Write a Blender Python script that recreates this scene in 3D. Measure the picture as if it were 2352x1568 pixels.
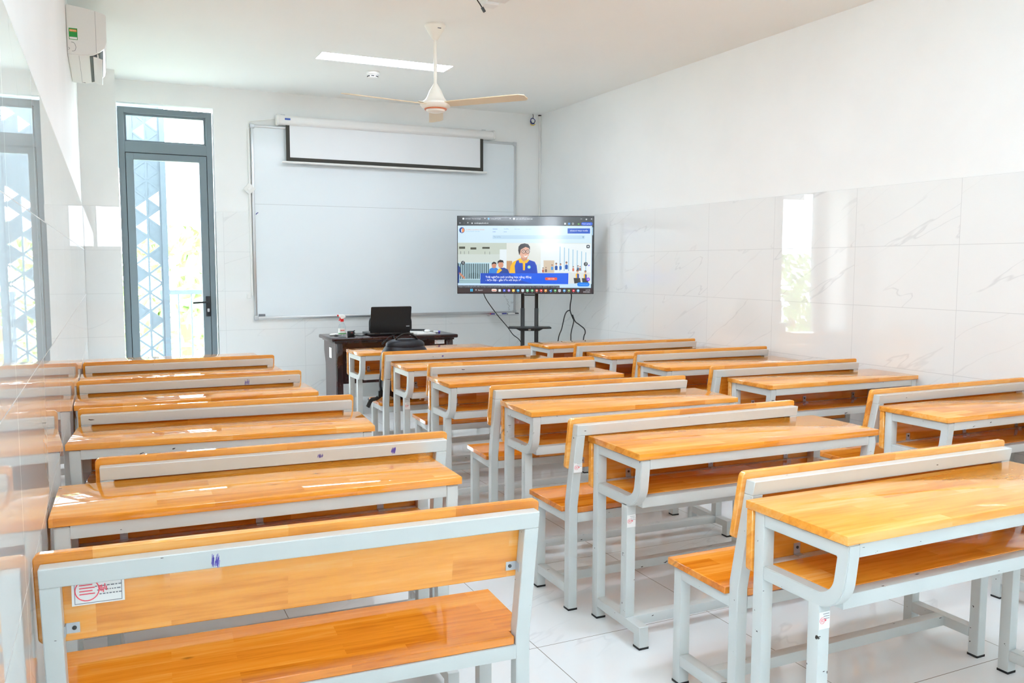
import bpy, bmesh, math, random
from mathutils import Vector, Matrix

# ------------------------------------------------------------------ clear
for o in list(bpy.data.objects):
    bpy.data.objects.remove(o, do_unlink=True)
S = bpy.context.scene
C = S.collection
PI = math.pi
rad = math.radians

# ------------------------------------------------------------------ camera
FWD = Vector((0.42624, 0.90027, -0.08834)); RGT = Vector((0.904, -0.428, 0.002))
yaw, pitch, roll = rad(25.335), rad(-5.068), rad(0.134)
FWD = Vector((math.sin(yaw)*math.cos(pitch), math.cos(yaw)*math.cos(pitch), math.sin(pitch)))
r0 = Vector((math.cos(yaw), -math.sin(yaw), 0)); u0 = r0.cross(FWD)
RGT = math.cos(roll)*r0 + math.sin(roll)*u0
UPV = -math.sin(roll)*r0 + math.cos(roll)*u0
camd = bpy.data.cameras.new('camera'); cam = bpy.data.objects.new('camera', camd); C.objects.link(cam)
cam.matrix_world = Matrix((( RGT.x, UPV.x, -FWD.x, 0.0), (RGT.y, UPV.y, -FWD.y, 0.0), (RGT.z, UPV.z, -FWD.z, 1.44), (0, 0, 0, 1)))
camd.sensor_width = 36.0; camd.lens = 30.06; camd.clip_start = 0.05; camd.clip_end = 200
S.camera = cam

# ------------------------------------------------------------------ world, light levels, exposure
SKY_STRENGTH = 16.8
PANEL_STRENGTH = 33.5
w = bpy.data.worlds.new('daylight'); S.world = w; w.use_nodes = True
bg = w.node_tree.nodes['Background']; bg.inputs['Color'].default_value = (0.83, 0.92, 1.0, 1); bg.inputs['Strength'].default_value = SKY_STRENGTH
S.view_settings.view_transform = 'Standard'; S.view_settings.look = 'None'
S.view_settings.exposure = 0.0; S.view_settings.gamma = 1.0; S.view_settings.use_curve_mapping = False
S.cycles.max_bounces = 16; S.cycles.diffuse_bounces = 10; S.cycles.glossy_bounces = 6; S.cycles.transparent_max_bounces = 12

# room numbers (metres, camera over the origin)
XL, XR, YF, YB, H, T = -0.174, 4.687, 9.137, -1.75, 3.202, 1.974

# ------------------------------------------------------------------ helpers
def lin(c):
    def f(v):
        v /= 255.0
        return v/12.92 if v <= 0.04045 else ((v+0.055)/1.055)**2.4
    return tuple(f(v) for v in c)

def mat(name, rgb, rough=0.5, metal=0.0, emit=None, emit_s=1.0, spec=0.5, coat=0.0):
    m = bpy.data.materials.new(name); m.use_nodes = True
    b = m.node_tree.nodes['Principled BSDF']
    b.inputs['Base Color'].default_value = (*lin(rgb), 1); b.inputs['Roughness'].default_value = rough
    b.inputs['Metallic'].default_value = metal; b.inputs['Specular IOR Level'].default_value = spec
    b.inputs['Coat Weight'].default_value = coat; b.inputs['Coat Roughness'].default_value = 0.05
    if emit:
        b.inputs['Emission Color'].default_value = (*lin(emit), 1); b.inputs['Emission Strength'].default_value = emit_s
    return m

class NT:
    """tiny node-graph writer"""
    def __init__(s, m): s.m = m; s.t = m.node_tree; s.b = s.t.nodes['Principled BSDF']
    def n(s, kind, **kw):
        x = s.t.nodes.new(kind)
        for k, v in kw.items(): setattr(x, k, v)
        return x
    def l(s, a, b): s.t.links.new(a, b)
    def put(s, v, sock):
        if hasattr(v, 'is_output'): s.l(v, sock)
        else: sock.default_value = v
    def math(s, op, a, b=0.0, c=0.0, clamp=False):
        x = s.n('ShaderNodeMath', operation=op, use_clamp=clamp)
        s.put(a, x.inputs[0]); s.put(b, x.inputs[1]); s.put(c, x.inputs[2]); return x.outputs[0]
    def vmath(s, op, a, b=(0, 0, 0)):
        x = s.n('ShaderNodeVectorMath', operation=op); s.put(a, x.inputs[0]); s.put(b, x.inputs[1]); return x.outputs[0]
    def comb(s, x, y, z):
        c = s.n('ShaderNodeCombineXYZ'); s.put(x, c.inputs[0]); s.put(y, c.inputs[1]); s.put(z, c.inputs[2]); return c.outputs[0]
    def coords(s):
        tc = s.n('ShaderNodeTexCoord'); sx = s.n('ShaderNodeSeparateXYZ'); s.l(tc.outputs['Object'], sx.inputs[0])
        return tc.outputs['Object'], sx.outputs[0], sx.outputs[1], sx.outputs[2]
    def noise(s, vec, scale=5.0, detail=3.0, rough=0.5):
        x = s.n('ShaderNodeTexNoise'); s.l(vec, x.inputs['Vector']); x.inputs['Scale'].default_value = scale
        x.inputs['Detail'].default_value = detail; x.inputs['Roughness'].default_value = rough; return x.outputs['Fac']
    def ramp(s, fac, a, b):
        x = s.n('ShaderNodeMapRange', interpolation_type='SMOOTHSTEP'); s.put(fac, x.inputs[0]); x.inputs[1].default_value = a; x.inputs[2].default_value = b
        return x.outputs[0]
    def mix(s, fac, a, b, mode='MIX'):
        x = s.n('ShaderNodeMix', data_type='RGBA', blend_type=mode); s.put(fac, x.inputs[0])
        for v, k in ((a, 6), (b, 7)):
            if hasattr(v, 'is_output'): s.l(v, x.inputs[k])
            else: x.inputs[k].default_value = (*v, 1)
        return x.outputs[2]
    def white(s, vec):
        x = s.n('ShaderNodeTexWhiteNoise', noise_dimensions='3D'); s.l(vec, x.inputs['Vector']); return x.outputs['Value'], x.outputs['Color']

def tile_mat(name, axes, u0, v0, tu, tv, base, vein, grout, rough, wobble, vein_amt, sgn=1.0):
    """large glossy porcelain tiles with thin grout lines, faint diagonal veins and a slightly different tilt per tile"""
    m = mat(name, (255, 255, 255), rough, spec=0.7); g = NT(m)
    P, x, y, z = g.coords(); ax = {'x': x, 'y': y, 'z': z}
    u = g.math('DIVIDE', g.math('SUBTRACT', ax[axes[0]], u0), tu); v = g.math('DIVIDE', g.math('SUBTRACT', ax[axes[1]], v0), tv)
    iu, iv = g.math('FLOOR', u), g.math('FLOOR', v); fu, fv = g.math('SUBTRACT', u, iu), g.math('SUBTRACT', v, iv)
    def edge(f, size): return g.math('LESS_THAN', g.math('MULTIPLY', g.math('MINIMUM', f, g.math('SUBTRACT', 1.0, f)), size), 0.0016)
    gm = g.math('MAXIMUM', edge(fu, tu), edge(fv, tv))
    wv, wc = g.white(g.comb(iu, iv, 3.7))
    lu, lv = g.math('MULTIPLY', fu, tu*sgn), g.math('MULTIPLY', fv, tv)
    rot_u = g.math('ADD', g.math('MULTIPLY', lu, 0.75), g.math('MULTIPLY', lv, -1.35)); rot_v = g.math('ADD', g.math('MULTIPLY', lu, 0.5), g.math('MULTIPLY', lv, 0.4))
    q = g.comb(rot_u, g.math('MULTIPLY', rot_v, 0.45), g.math('MULTIPLY', wv, 37.0))
    ridge = g.math('ABSOLUTE', g.math('SUBTRACT', g.noise(q, 2.4, 4.0, 0.45), 0.5))
    line = g.math('SUBTRACT', 1.0, g.ramp(ridge, 0.0, 0.008))
    soft = g.ramp(g.noise(q, 1.7, 1.0), 0.42, 0.58)
    vm = g.math('MULTIPLY', g.math('MULTIPLY', line, soft), vein_amt)
    cloud = g.math('MULTIPLY', g.noise(q, 1.6, 3.0), 0.22)
    col = g.mix(cloud, base, tuple(c*0.93 for c in base)); col = g.mix(vm, col, vein); col = g.mix(gm, col, grout)
    g.l(col, g.b.inputs['Base Color'])
    g.l(g.math('MAXIMUM', g.math('MULTIPLY', gm, 0.6), rough), g.b.inputs['Roughness'])
    geo = g.n('ShaderNodeNewGeometry'); d = g.vmath('SUBTRACT', wc, (0.5, 0.5, 0.5)); sc = g.n('ShaderNodeVectorMath', operation='SCALE'); g.l(d, sc.inputs[0]); sc.inputs[3].default_value = wobble
    g.l(g.vmath('NORMALIZE', g.vmath('ADD', geo.outputs['Normal'], sc.outputs[0])), g.b.inputs['Normal'])
    return m

def wood_mat(name, c_light, c_mid, c_dark, rough=0.03):
    """varnished finger-jointed strips running along x"""
    m = mat(name, (200, 140, 60), rough, spec=0.85); g = NT(m)
    P, x, y, z = g.coords(); oi = g.n('ShaderNodeObjectInfo'); rnd = g.math('MULTIPLY', oi.outputs['Random'], 53.0)
    yz = g.math('ADD', y, z)
    br = g.n('ShaderNodeTexBrick', offset=0.37, offset_frequency=2)
    g.l(g.comb(g.math('ADD', x, g.math('MULTIPLY', rnd, 1.7)), g.math('ADD', yz, g.math('MULTIPLY', rnd, 0.31)), 0.0), br.inputs['Vector'])
    for k, v in (('Scale', 1.0), ('Mortar Size', 0.0), ('Bias', 0.0), ('Brick Width', 0.42), ('Row Height', 0.062)): br.inputs[k].default_value = v
    br.inputs['Color1'].default_value = (0, 0, 0, 1); br.inputs['Color2'].default_value = (1, 1, 1, 1)
    plank = br.outputs['Color']
    pf = g.n('ShaderNodeSeparateColor'); g.l(plank, pf.inputs[0]); pv = pf.outputs[0]
    q = g.comb(g.math('ADD', g.math('MULTIPLY', x, 2.2), rnd), g.math('MULTIPLY', g.math('ADD', y, g.math('MULTIPLY', pv, 9.0)), 30.0), g.math('MULTIPLY', z, 30.0))
    grain = g.noise(q, 1.6, 6.0, 0.62)
    q2 = g.comb(g.math('ADD', g.math('MULTIPLY', x, 1.0), rnd), g.math('MULTIPLY', yz, 7.0), pv)
    broad = g.noise(q2, 1.9, 3.0)
    f = g.math('ADD', g.math('ADD', g.math('MULTIPLY', pv, 0.25), g.math('MULTIPLY', grain, 0.62)), g.math('MULTIPLY', broad, 0.48))
    col = g.mix(g.ramp(f, 0.45, 0.69), c_dark, c_mid); col = g.mix(g.ramp(f, 0.66, 0.94), col, c_light)
    vo = g.n('ShaderNodeTexVoronoi', feature='F1'); vo.inputs['Scale'].default_value = 3.4
    g.l(g.comb(g.math('ADD', g.math('MULTIPLY', x, 1.0), rnd), g.math('MULTIPLY', yz, 2.1), 0.0), vo.inputs['Vector'])
    knot = g.math('SUBTRACT', 1.0, g.ramp(vo.outputs['Distance'], 0.006, 0.075))
    col = g.mix(g.math('MULTIPLY', knot, 0.62), col, tuple(c*0.22 for c in c_dark))
    streak = g.ramp(g.noise(g.comb(g.math('ADD', g.math('MULTIPLY', x, 3.0), rnd), g.math('MULTIPLY', yz, 46.0), 0.0), 1.3, 2.0), 0.70, 0.80)
    col = g.mix(g.math('MULTIPLY', streak, 0.45), col, tuple(c*0.45 for c in c_dark))
    g.l(col, g.b.inputs['Base Color'])
    bp = g.n('ShaderNodeBump'); bp.inputs['Strength'].default_value = 0.003; bp.inputs['Distance'].default_value = 0.002; g.l(grain, bp.inputs['Height']); g.l(bp.outputs[0], g.b.inputs['Normal'])
    return m

def chipped_paint(name, rgb):
    m = mat(name, rgb, 0.28); g = NT(m)
    P, x, y, z = g.coords(); oi = g.n('ShaderNodeObjectInfo'); rnd = g.math('MULTIPLY', oi.outputs['Random'], 31.0)
    n1 = g.noise(g.comb(g.math('ADD', g.math('MULTIPLY', x, 9.0), rnd), g.math('MULTIPLY', y, 30.0), g.math('MULTIPLY', z, 30.0)), 1.7, 3.0)
    chip = g.math('GREATER_THAN', n1, 0.725)
    smear = g.math('MULTIPLY', g.ramp(g.noise(P, 6.0, 4.0), 0.5, 0.75), 0.10)
    col = g.mix(smear, lin(rgb), tuple(c*0.7 for c in lin(rgb))); col = g.mix(chip, col, (0.035, 0.03, 0.028))
    g.l(col, g.b.inputs['Base Color']); return m

def glass_mat(name, tint=(1, 1, 1), refl=1.0):
    m = bpy.data.materials.new(name); m.use_nodes = True; t = m.node_tree; t.nodes.clear()
    o = t.nodes.new('ShaderNodeOutputMaterial'); mx = t.nodes.new('ShaderNodeMixShader'); tr = t.nodes.new('ShaderNodeBsdfTransparent'); gl = t.nodes.new('ShaderNodeBsdfGlossy'); lw = t.nodes.new('ShaderNodeLayerWeight'); fr = t.nodes.new('ShaderNodeMath'); fr.operation = 'POWER'; fr2 = t.nodes.new('ShaderNodeMath'); fr2.operation = 'MULTIPLY_ADD'
    tr.inputs[0].default_value = (*tint, 1); gl.inputs['Roughness'].default_value = 0.02; lw.inputs[0].default_value = 0.5; fr.inputs[1].default_value = 4.0; fr2.inputs[1].default_value = 0.6; fr2.inputs[2].default_value = 0.025
    t.links.new(lw.outputs['Facing'], fr.inputs[0]); t.links.new(fr.outputs[0], fr2.inputs[0]); t.links.new(fr2.outputs[0], mx.inputs[0]); t.links.new(tr.outputs[0], mx.inputs[1]); t.links.new(gl.outputs[0], mx.inputs[2]); t.links.new(mx.outputs[0], o.inputs[0]); return m

def noisy_mat(name, a, b, scale=8.0, rough=0.6, lo=0.35, hi=0.65):
    m = mat(name, a, rough); g = NT(m); P, x, y, z = g.coords()
    g.l(g.mix(g.ramp(g.noise(P, scale, 4.0), lo, hi), lin(a), lin(b)), g.b.inputs['Base Color']); return m

M = {}
M['wood'] = wood_mat('varnished_wood', (0.92, 0.485, 0.145), (0.85, 0.34, 0.040), (0.66, 0.21, 0.014))
M['wood_seat'] = wood_mat('varnished_wood_deep', (0.88, 0.36, 0.055), (0.78, 0.25, 0.018), (0.56, 0.145, 0.008))
M['paint'] = chipped_paint('grey_paint', (206, 211, 210))
M['rubber'] = mat('black_rubber', (24, 26, 28), 0.6)
M['zinc'] = mat('zinc_bracket', (196, 200, 204), 0.35, 0.6)
M['screw'] = mat('screw_head', (60, 60, 60), 0.4, 0.5)
M['wall'] = noisy_mat('white_wall_paint', (244, 246, 245), (240, 242, 241), 1.2, 0.55)
M['ceil'] = noisy_mat('ceiling_paint', (247, 250, 248), (245, 248, 246), 0.8, 0.7)
M['tile_side'] = tile_mat('wall_tile_side', 'yz', 3.555, T, 0.8, 0.4, lin((238, 240, 239)), lin((150, 154, 158)), lin((205, 207, 207)), 0.008, 0.002, 0.20, -1.0)
M['tile_front'] = tile_mat('wall_tile_front', 'xz', 0.29, T, 0.8, 0.4, lin((238, 240, 239)), lin((150, 154, 158)), lin((210, 212, 212)), 0.008, 0.002, 0.20)
M['tile_floor'] = tile_mat('floor_tile', 'xy', 1.425, 1.98, 0.8, 0.8, lin((238, 242, 244)), lin((196, 200, 204)), lin((120, 116, 108)), 0.03, 0.002, 0.35)
M['alu'] = mat('brushed_aluminium', (205, 208, 210), 0.32, 0.85)
M['white_plastic'] = mat('white_plastic', (236, 237, 234), 0.35)
M['white_paint'] = mat('white_enamel', (240, 240, 238), 0.3)
M['door'] = mat('slate_grey_aluminium', (118, 133, 140), 0.42, 0.0)
M['gasket'] = mat('dark_joint', (38, 44, 48), 0.6)
M['glass'] = glass_mat('clear_glass')
M['black'] = mat('black_plastic', (22, 23, 25), 0.35)
M['blackmet'] = mat('black_powder_coat', (30, 32, 34), 0.4)
M['cord'] = mat('black_cord', (20, 20, 22), 0.5)
M['board'] = mat('whiteboard_enamel', (234, 242, 246), 0.12)
M['fabric'] = mat('projection_fabric', (240, 244, 247), 0.7)
M['border'] = mat('screen_border', (62, 61, 56), 0.8)
M['bluelabel'] = mat('blue_label', (48, 86, 176), 0.5)
M['darkwood'] = noisy_mat('dark_stained_wood', (52, 22, 20), (34, 14, 13), 14.0, 0.16)
M['darkwood_side'] = noisy_mat('dark_stained_side', (66, 40, 40), (52, 31, 32), 9.0, 0.14)
M['paper'] = mat('white_paper', (244, 244, 242), 0.7)
M['stamp'] = mat('red_stamp_ink', (232, 84, 100), 0.7)
M['ink'] = mat('violet_ink', (92, 80, 178), 0.6)
M['print'] = mat('black_print', (40, 40, 44), 0.7)
M['greyprint'] = mat('grey_print', (120, 122, 128), 0.7)
M['red'] = mat('red_plastic', (226, 26, 34), 0.3)
M['blue'] = mat('blue_plastic', (44, 44, 150), 0.3)
M['cream'] = mat('cream_blade', (222, 206, 176), 0.4)
M['fanwhite'] = mat('fan_enamel', (242, 240, 230), 0.3)
M['orange'] = mat('orange_band', (196, 104, 62), 0.4)
M['green'] = mat('green_label', (34, 152, 62), 0.5)
M['orangelab'] = mat('orange_label', (240, 150, 70), 0.5)
M['dark'] = mat('cavity_shade', (30, 28, 34), 0.6)  # flat near-black that stands in for shade inside openings
M['led'] = mat('led_diffuser', (255, 255, 255), 0.5, emit=(226, 239, 255), emit_s=PANEL_STRENGTH)
M['bag'] = noisy_mat('navy_nylon', (20, 27, 42), (11, 14, 22), 30.0, 0.42)
M['strap'] = mat('black_webbing', (18, 19, 21), 0.65)
M['yellow'] = mat('yellow_insulation', (230, 196, 40), 0.4)

# ------------------------------------------------------------------ mesh helpers
def merge(bm, t):
    me = bpy.data.meshes.new('tmp'); t.to_mesh(me); t.free(); bm.from_mesh(me); bpy.data.meshes.remove(me)

def box(bm, x0, x1, y0, y1, z0, z1, b=0.0, seg=2):
    t = bmesh.new(); bmesh.ops.create_cube(t, size=1.0)
    for v in t.verts: v.co = Vector((x0 + (v.co.x+.5)*(x1-x0), y0 + (v.co.y+.5)*(y1-y0), z0 + (v.co.z+.5)*(z1-z0)))
    if b > 0: bmesh.ops.bevel(t, geom=list(t.edges), offset=b, segments=seg, affect='EDGES', profile=0.5)
    merge(bm, t)

def prism(bm, pts, axis, a0, a1, b=0.0, seg=1):
    """polygon of 2-D points extruded along an axis (x: (y,z), y: (x,z), z: (x,y))"""
    def co(p, a): return {'x': (a, p[0], p[1]), 'y': (p[0], a, p[1]), 'z': (p[0], p[1], a)}[axis]
    t = bmesh.new(); A = [t.verts.new(co(p, a0)) for p in pts]; B = [t.verts.new(co(p, a1)) for p in pts]; n = len(pts)
    t.faces.new(A); t.faces.new(B[::-1])
    for i in range(n): t.faces.new((A[i], B[i], B[(i+1) % n], A[(i+1) % n]))
    bmesh.ops.recalc_face_normals(t, faces=t.faces)
    if b > 0: bmesh.ops.bevel(t, geom=[e for e in t.edges if e.calc_face_angle(0) > 0.5], offset=b, segments=seg, affect='EDGES')
    merge(bm, t)

def rrect(x0, x1, y0, y1, r, n=5):
    P = []
    for cx, cy, a in ((x1-r, y1-r, 0), (x0+r, y1-r, 90), (x0+r, y0+r, 180), (x1-r, y0+r, 270)):
        for k in range(n+1):
            t = rad(a + 90*k/n); P.append((cx + r*math.cos(t), cy + r*math.sin(t)))
    return P

def disc(cx, cz, r, n=10): return [(cx + r*math.cos(2*PI*k/n), cz + r*math.sin(2*PI*k/n)) for k in range(n)]

def lathe(bm, prof, cx=0, cy=0, n=28, cap=True):
    t = bmesh.new(); rings = []
    for r, z in prof:
        rings.append([t.verts.new((cx + r*math.cos(2*PI*k/n), cy + r*math.sin(2*PI*k/n), z)) for k in range(n)])
    for a, b in zip(rings, rings[1:]):
        for k in range(n): t.faces.new((a[k], a[(k+1) % n], b[(k+1) % n], b[k]))
    if cap: t.faces.new(rings[0][::-1]); t.faces.new(rings[-1])
    bmesh.ops.recalc_face_normals(t, faces=t.faces); merge(bm, t)

def smooth_path(P, k=6):
    P = [Vector(p) for p in P]; out = []
    for i in range(len(P)-1):
        a, b, c, d = P[max(i-1, 0)], P[i], P[i+1], P[min(i+2, len(P)-1)]
        for j in range(k):
            t = j/k; out.append(0.5*((2*b) + (c-a)*t + (2*a-5*b+4*c-d)*t*t + (3*b-a-3*c+d)*t**3))
    out.append(P[-1]); return out

def tube(bm, P, r, n=8, k=6, flat=None):
    """round (or flat, when flat = half-thickness) cord along a smoothed path"""
    Q = smooth_path(P, k) if k > 1 else [Vector(p) for p in P]
    t = bmesh.new(); rings = []; up = Vector((0, 0, 1)); prev = None
    for i, q in enumerate(Q):
        d = (Q[min(i+1, len(Q)-1)] - Q[max(i-1, 0)]).normalized()
        s = d.cross(up if prev is None else prev)
        if prev is None:
            if s.length < 1e-3: s = d.cross(Vector((0, 1, 0)))
            s.normalize(); nrm = s.cross(d).normalized()
        else:
            nrm = (prev - d*prev.dot(d)).normalized(); s = d.cross(nrm).normalized()
        prev = nrm; h = r if flat is None else flat
        rings.append([t.verts.new(q + s*r*math.cos(2*PI*j/n) + nrm*h*math.sin(2*PI*j/n)) for j in range(n)])
    for a, b in zip(rings, rings[1:]):
        for j in range(n): t.faces.new((a[j], a[(j+1) % n], b[(j+1) % n], b[j]))
    t.faces.new(rings[0][::-1]); t.faces.new(rings[-1]); bmesh.ops.recalc_face_normals(t, faces=t.faces); merge(bm, t)

def blob(bm, c, r, e=2.6, nu=28, nv=16):
    """superellipsoid: a soft box"""
    t = bmesh.new(); sp = lambda v: math.copysign(abs(v)**(2/e), v); rows = []
    for i in range(nv+1):
        ph = -PI/2 + PI*i/nv
        rows.append([t.verts.new((c[0]+r[0]*sp(math.cos(ph))*sp(math.cos(2*PI*k/nu)), c[1]+r[1]*sp(math.cos(ph))*sp(math.sin(2*PI*k/nu)), c[2]+r[2]*sp(math.sin(ph)))) for k in range(nu)])
    for a, b in zip(rows, rows[1:]):
        for k in range(nu): t.faces.new((a[k], a[(k+1) % nu], b[(k+1) % nu], b[k]))
    bmesh.ops.remove_doubles(t, verts=t.verts, dist=1e-5); bmesh.ops.recalc_face_normals(t, faces=t.faces); merge(bm, t)

def obj(name, bm, m, parent=None, smooth=True, label=None):
    me = bpy.data.meshes.new(name); bm.to_mesh(me); bm.free()
    for x in (m if isinstance(m, (list, tuple)) else [m]): me.materials.append(x)
    if smooth:
        me.shade_smooth(); me.set_sharp_from_angle(angle=rad(38))
    o = bpy.data.objects.new(name, me); C.objects.link(o)
    if parent: o.parent = parent
    if label: o['label'] = label
    return o

def one(fn, *a, **k):
    bm = bmesh.new(); fn(bm, *a, **k); return bm

def thing(name, label, cat, loc=(0, 0, 0), rz=0.0, group=None):
    o = bpy.data.objects.new(name, None); C.objects.link(o); o.empty_display_size = 0.05
    o.location = loc; o.rotation_euler = (0, 0, rz); o['label'] = label; o['category'] = cat
    if group: o['group'] = group
    return o

def tag(o, label, cat, group=None):
    o['label'] = label; o['category'] = cat
    if group: o['group'] = group
    return o

def struct(o): o['kind'] = 'structure'; return o

def dup(root, loc, rz, label, group=None):
    r = root.copy(); C.objects.link(r); r.location = loc; r.rotation_euler = (0, 0, rz); r['label'] = label
    if group: r['group'] = group
    for ch in list(root.children):
        if ch.get('only_here'): continue
        c = ch.copy(); C.objects.link(c); c.parent = r
        for g in ch.children:
            d = g.copy(); C.objects.link(d); d.parent = c
    return r

# ------------------------------------------------------------------ room shell
bm = one(box, XL-0.2, XR+0.2, YB-0.2, YF+0.2, -0.15, 0.0)
struct(obj('floor', bm, M['tile_floor'], smooth=False))
# ceiling with a recess for each light panel
PANELS = [(2.271, 7.385, 0), (2.271, 4.55, 0), (2.271, 1.75, 0)]
bm = bmesh.new(); PW, PD = 1.19, 0.272
ys = [YB-0.2] + sorted(v for _, cy, _ in PANELS for v in (cy-PD/2, cy+PD/2)) + [YF+0.2]
for i in range(len(ys)-1):
    if i % 2 == 0: box(bm, XL-0.2, XR+0.2, ys[i], ys[i+1], H, H+0.12)
    else:
        box(bm, XL-0.2, PANELS[0][0]-PW/2, ys[i], ys[i+1], H, H+0.12); box(bm, PANELS[0][0]+PW/2, XR+0.2, ys[i], ys[i+1], H, H+0.12)
bmesh.ops.remove_doubles(bm, verts=bm.verts, dist=1e-5)
struct(obj('ceiling', bm, M['ceil'], smooth=False))

def wall(name, tile, rects, axis, a_in, a_out, proud):
    """wall built of boxes; below the tile line a tile layer stands proud of the plaster"""
    bm = bmesh.new(); s = 1 if a_out > a_in else -1
    def add(u0, u1, z0, z1, a0, a1):
        a0, a1 = sorted((a0, a1))
        if axis == 'x': box(bm, a0, a1, u0, u1, z0, z1)
        else: box(bm, u0, u1, a0, a1, z0, z1)
    tiles = []
    for u0, u1, z0, z1 in rects:
        add(u0, u1, z0, z1, a_in, a_out)
    n = len(bm.faces)
    for u0, u1, z0, z1 in rects:
        if z0 < T: add(u0, u1, z0, min(z1, T), a_in - s*proud, a_in + s*0.02)
    bm.faces.ensure_lookup_table()
    for f in bm.faces[n:]: f.material_index = 1
    return struct(obj(name, bm, [M['wall'], tile], smooth=False))

FILL_WIN = (-1.65, 1.65, 2.36, 3.10); W2 = (-0.165, 0.32, 1.80, 2.66)  # first opening: unseen left wall window, added to brighten room and ceiling
wall('wall_left', M['tile_side'], [(YB-0.2, FILL_WIN[0], 0, H), (FILL_WIN[0], FILL_WIN[1], 0, FILL_WIN[2]), (FILL_WIN[0], FILL_WIN[1], FILL_WIN[3], H), (FILL_WIN[1], YF+0.2, 0, H)], 'x', XL, XL-0.2, 0.004)
wall('wall_right', M['tile_side'], [(YB-0.2, YF+0.2, 0, H)], 'x', XR, XR+0.2, 0.004)
DX0, DX1, DZ = 0.142, 1.020, 2.993
wall('wall_front', M['tile_front'], [(XL, DX0, 0, H), (DX0, DX1, DZ, H), (DX1, XR, 0, H)], 'y', YF, YF+0.16, 0.004)
# column in the left front corner
bm = bmesh.new(); box(bm, XL, 0.133, 8.725, YF-0.006, 0, H); n = len(bm.faces); box(bm, XL+0.005, 0.136, 8.721, YF-0.006, 0, T)
bm.faces.ensure_lookup_table()
for f in bm.faces[n:]: f.material_index = 1
struct(obj('wall_corner', bm, [M['wall'], M['tile_front']], smooth=False))
# back wall with one window; the left wall's high window is added for daylight
wall('wall_back', M['tile_front'], [(XL, W2[0], 0, H), (W2[0], W2[1], 0, W2[2]), (W2[0], W2[1], W2[3], H), (W2[1], XR, 0, H)], 'y', YB, YB-0.16, 0.004)
for i, (x0, x1, z0, z1) in enumerate((FILL_WIN, W2)):
    r = thing('window_%d' % (i+1), 'aluminium framed window out of view, the left one added for daylight', 'window', *(((XL-0.1, 0, 0), PI/2) if i == 0 else ((0, YB-0.08, 0), 0.0))); struct(r); del r['category']
    bm = bmesh.new(); f = 0.03
    for a in ((x0, x1, z0, z0+f), (x0, x1, z1-f, z1), (x0, x0+f, z0+f, z1-f), (x1-f, x1, z0+f, z1-f)): box(bm, a[0], a[1], -0.03, 0.03, a[2], a[3])
    if x1-x0 > 1.5:
        for k in (1, 2): xm = x0+(x1-x0)*k/3; box(bm, xm-0.025, xm+0.025, -0.03, 0.03, z0+f, z1-f)
    obj('window_frame', bm, M['door'], r, smooth=False)
    obj('window_glass', one(box, x0+f, x1-f, -0.004, 0.004, z0+f, z1-f), M['glass'], r, smooth=False)

# door in the front wall (transom light above a single glazed leaf)
door = thing('door_1', 'slate grey aluminium glass door with a glazed transom', 'door', (0, YF+0.035, 0)); struct(door); del door['category']
x0, x1 = 0.150, 1.008
bm = bmesh.new()
for a in ((x0, x0+0.055, 0, 2.955), (x1-0.055, x1, 0, 2.955), (x0+0.055, x1-0.055, 2.90, 2.955), (x0+0.055, x1-0.055, 2.525, 2.625)): box(bm, a[0], a[1], 0, 0.10, a[2], a[3], 0.002)
obj('door_frame', bm, M['door'], door, smooth=False)
bm = bmesh.new()
for a in ((x0+0.055, x0+0.075, 2.625, 2.90), (x1-0.075, x1-0.055, 2.625, 2.90), (x0+0.075, x1-0.075, 2.88, 2.90), (x0+0.075, x1-0.075, 2.625, 2.645)): box(bm, a[0], a[1], 0.03, 0.07, a[2], a[3])
obj('transom_bead', bm, M['door'], door, smooth=False)
obj('transom_glass', one(box, x0+0.07, x1-0.07, 0.046, 0.052, 2.64, 2.885), M['glass'], door, smooth=False)
lx0, lx1, lz = x0+0.060, x1-0.060, 2.518
bm = bmesh.new()
for a in ((lx0, lx0+0.07, 0.012, lz), (lx1-0.07, lx1, 0.012, lz), (lx0+0.07, lx1-0.07, lz-0.062, lz), (lx0+0.07, lx1-0.07, 0.012, 0.12)): box(bm, a[0], a[1], -0.006, 0.06, a[2], a[3], 0.002)
leaf = obj('door_leaf', bm, M['door'], door, smooth=False)
obj('door_glass', one(box, lx0+0.06, lx1-0.06, 0.024, 0.030, 0.11, lz-0.055), M['glass'], leaf, smooth=False)
bm = bmesh.new(); box(bm, lx0-0.005, lx0, 0.012, 0.05, 0.012, lz); box(bm, lx1, lx1+0.005, 0.012, 0.05, 0.012, lz); box(bm, lx0-0.005, lx1+0.005, 0.012, 0.05, lz, lz+0.006)
obj('door_gap_seal', bm, M['gasket'], door, smooth=False)
bm = bmesh.new(); hx = lx1-0.022; box(bm, hx-0.021, hx+0.021, -0.018, -0.006, 0.92, 1.125, 0.004); tube(bm, [(hx, -0.018, 1.065), (hx, -0.05, 1.065)], 0.011, 10, 1); tube(bm, [(hx, -0.05, 1.065), (hx-0.02, -0.058, 1.066), (hx-0.15, -0.055, 1.060)], 0.0105, 10, 4)
obj('door_handle', bm, M['blackmet'], door)
obj('lock_cylinder', one(box, hx-0.011, hx+0.011, -0.024, -0.016, 0.965, 1.0, 0.005), M['zinc'], door)
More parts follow.
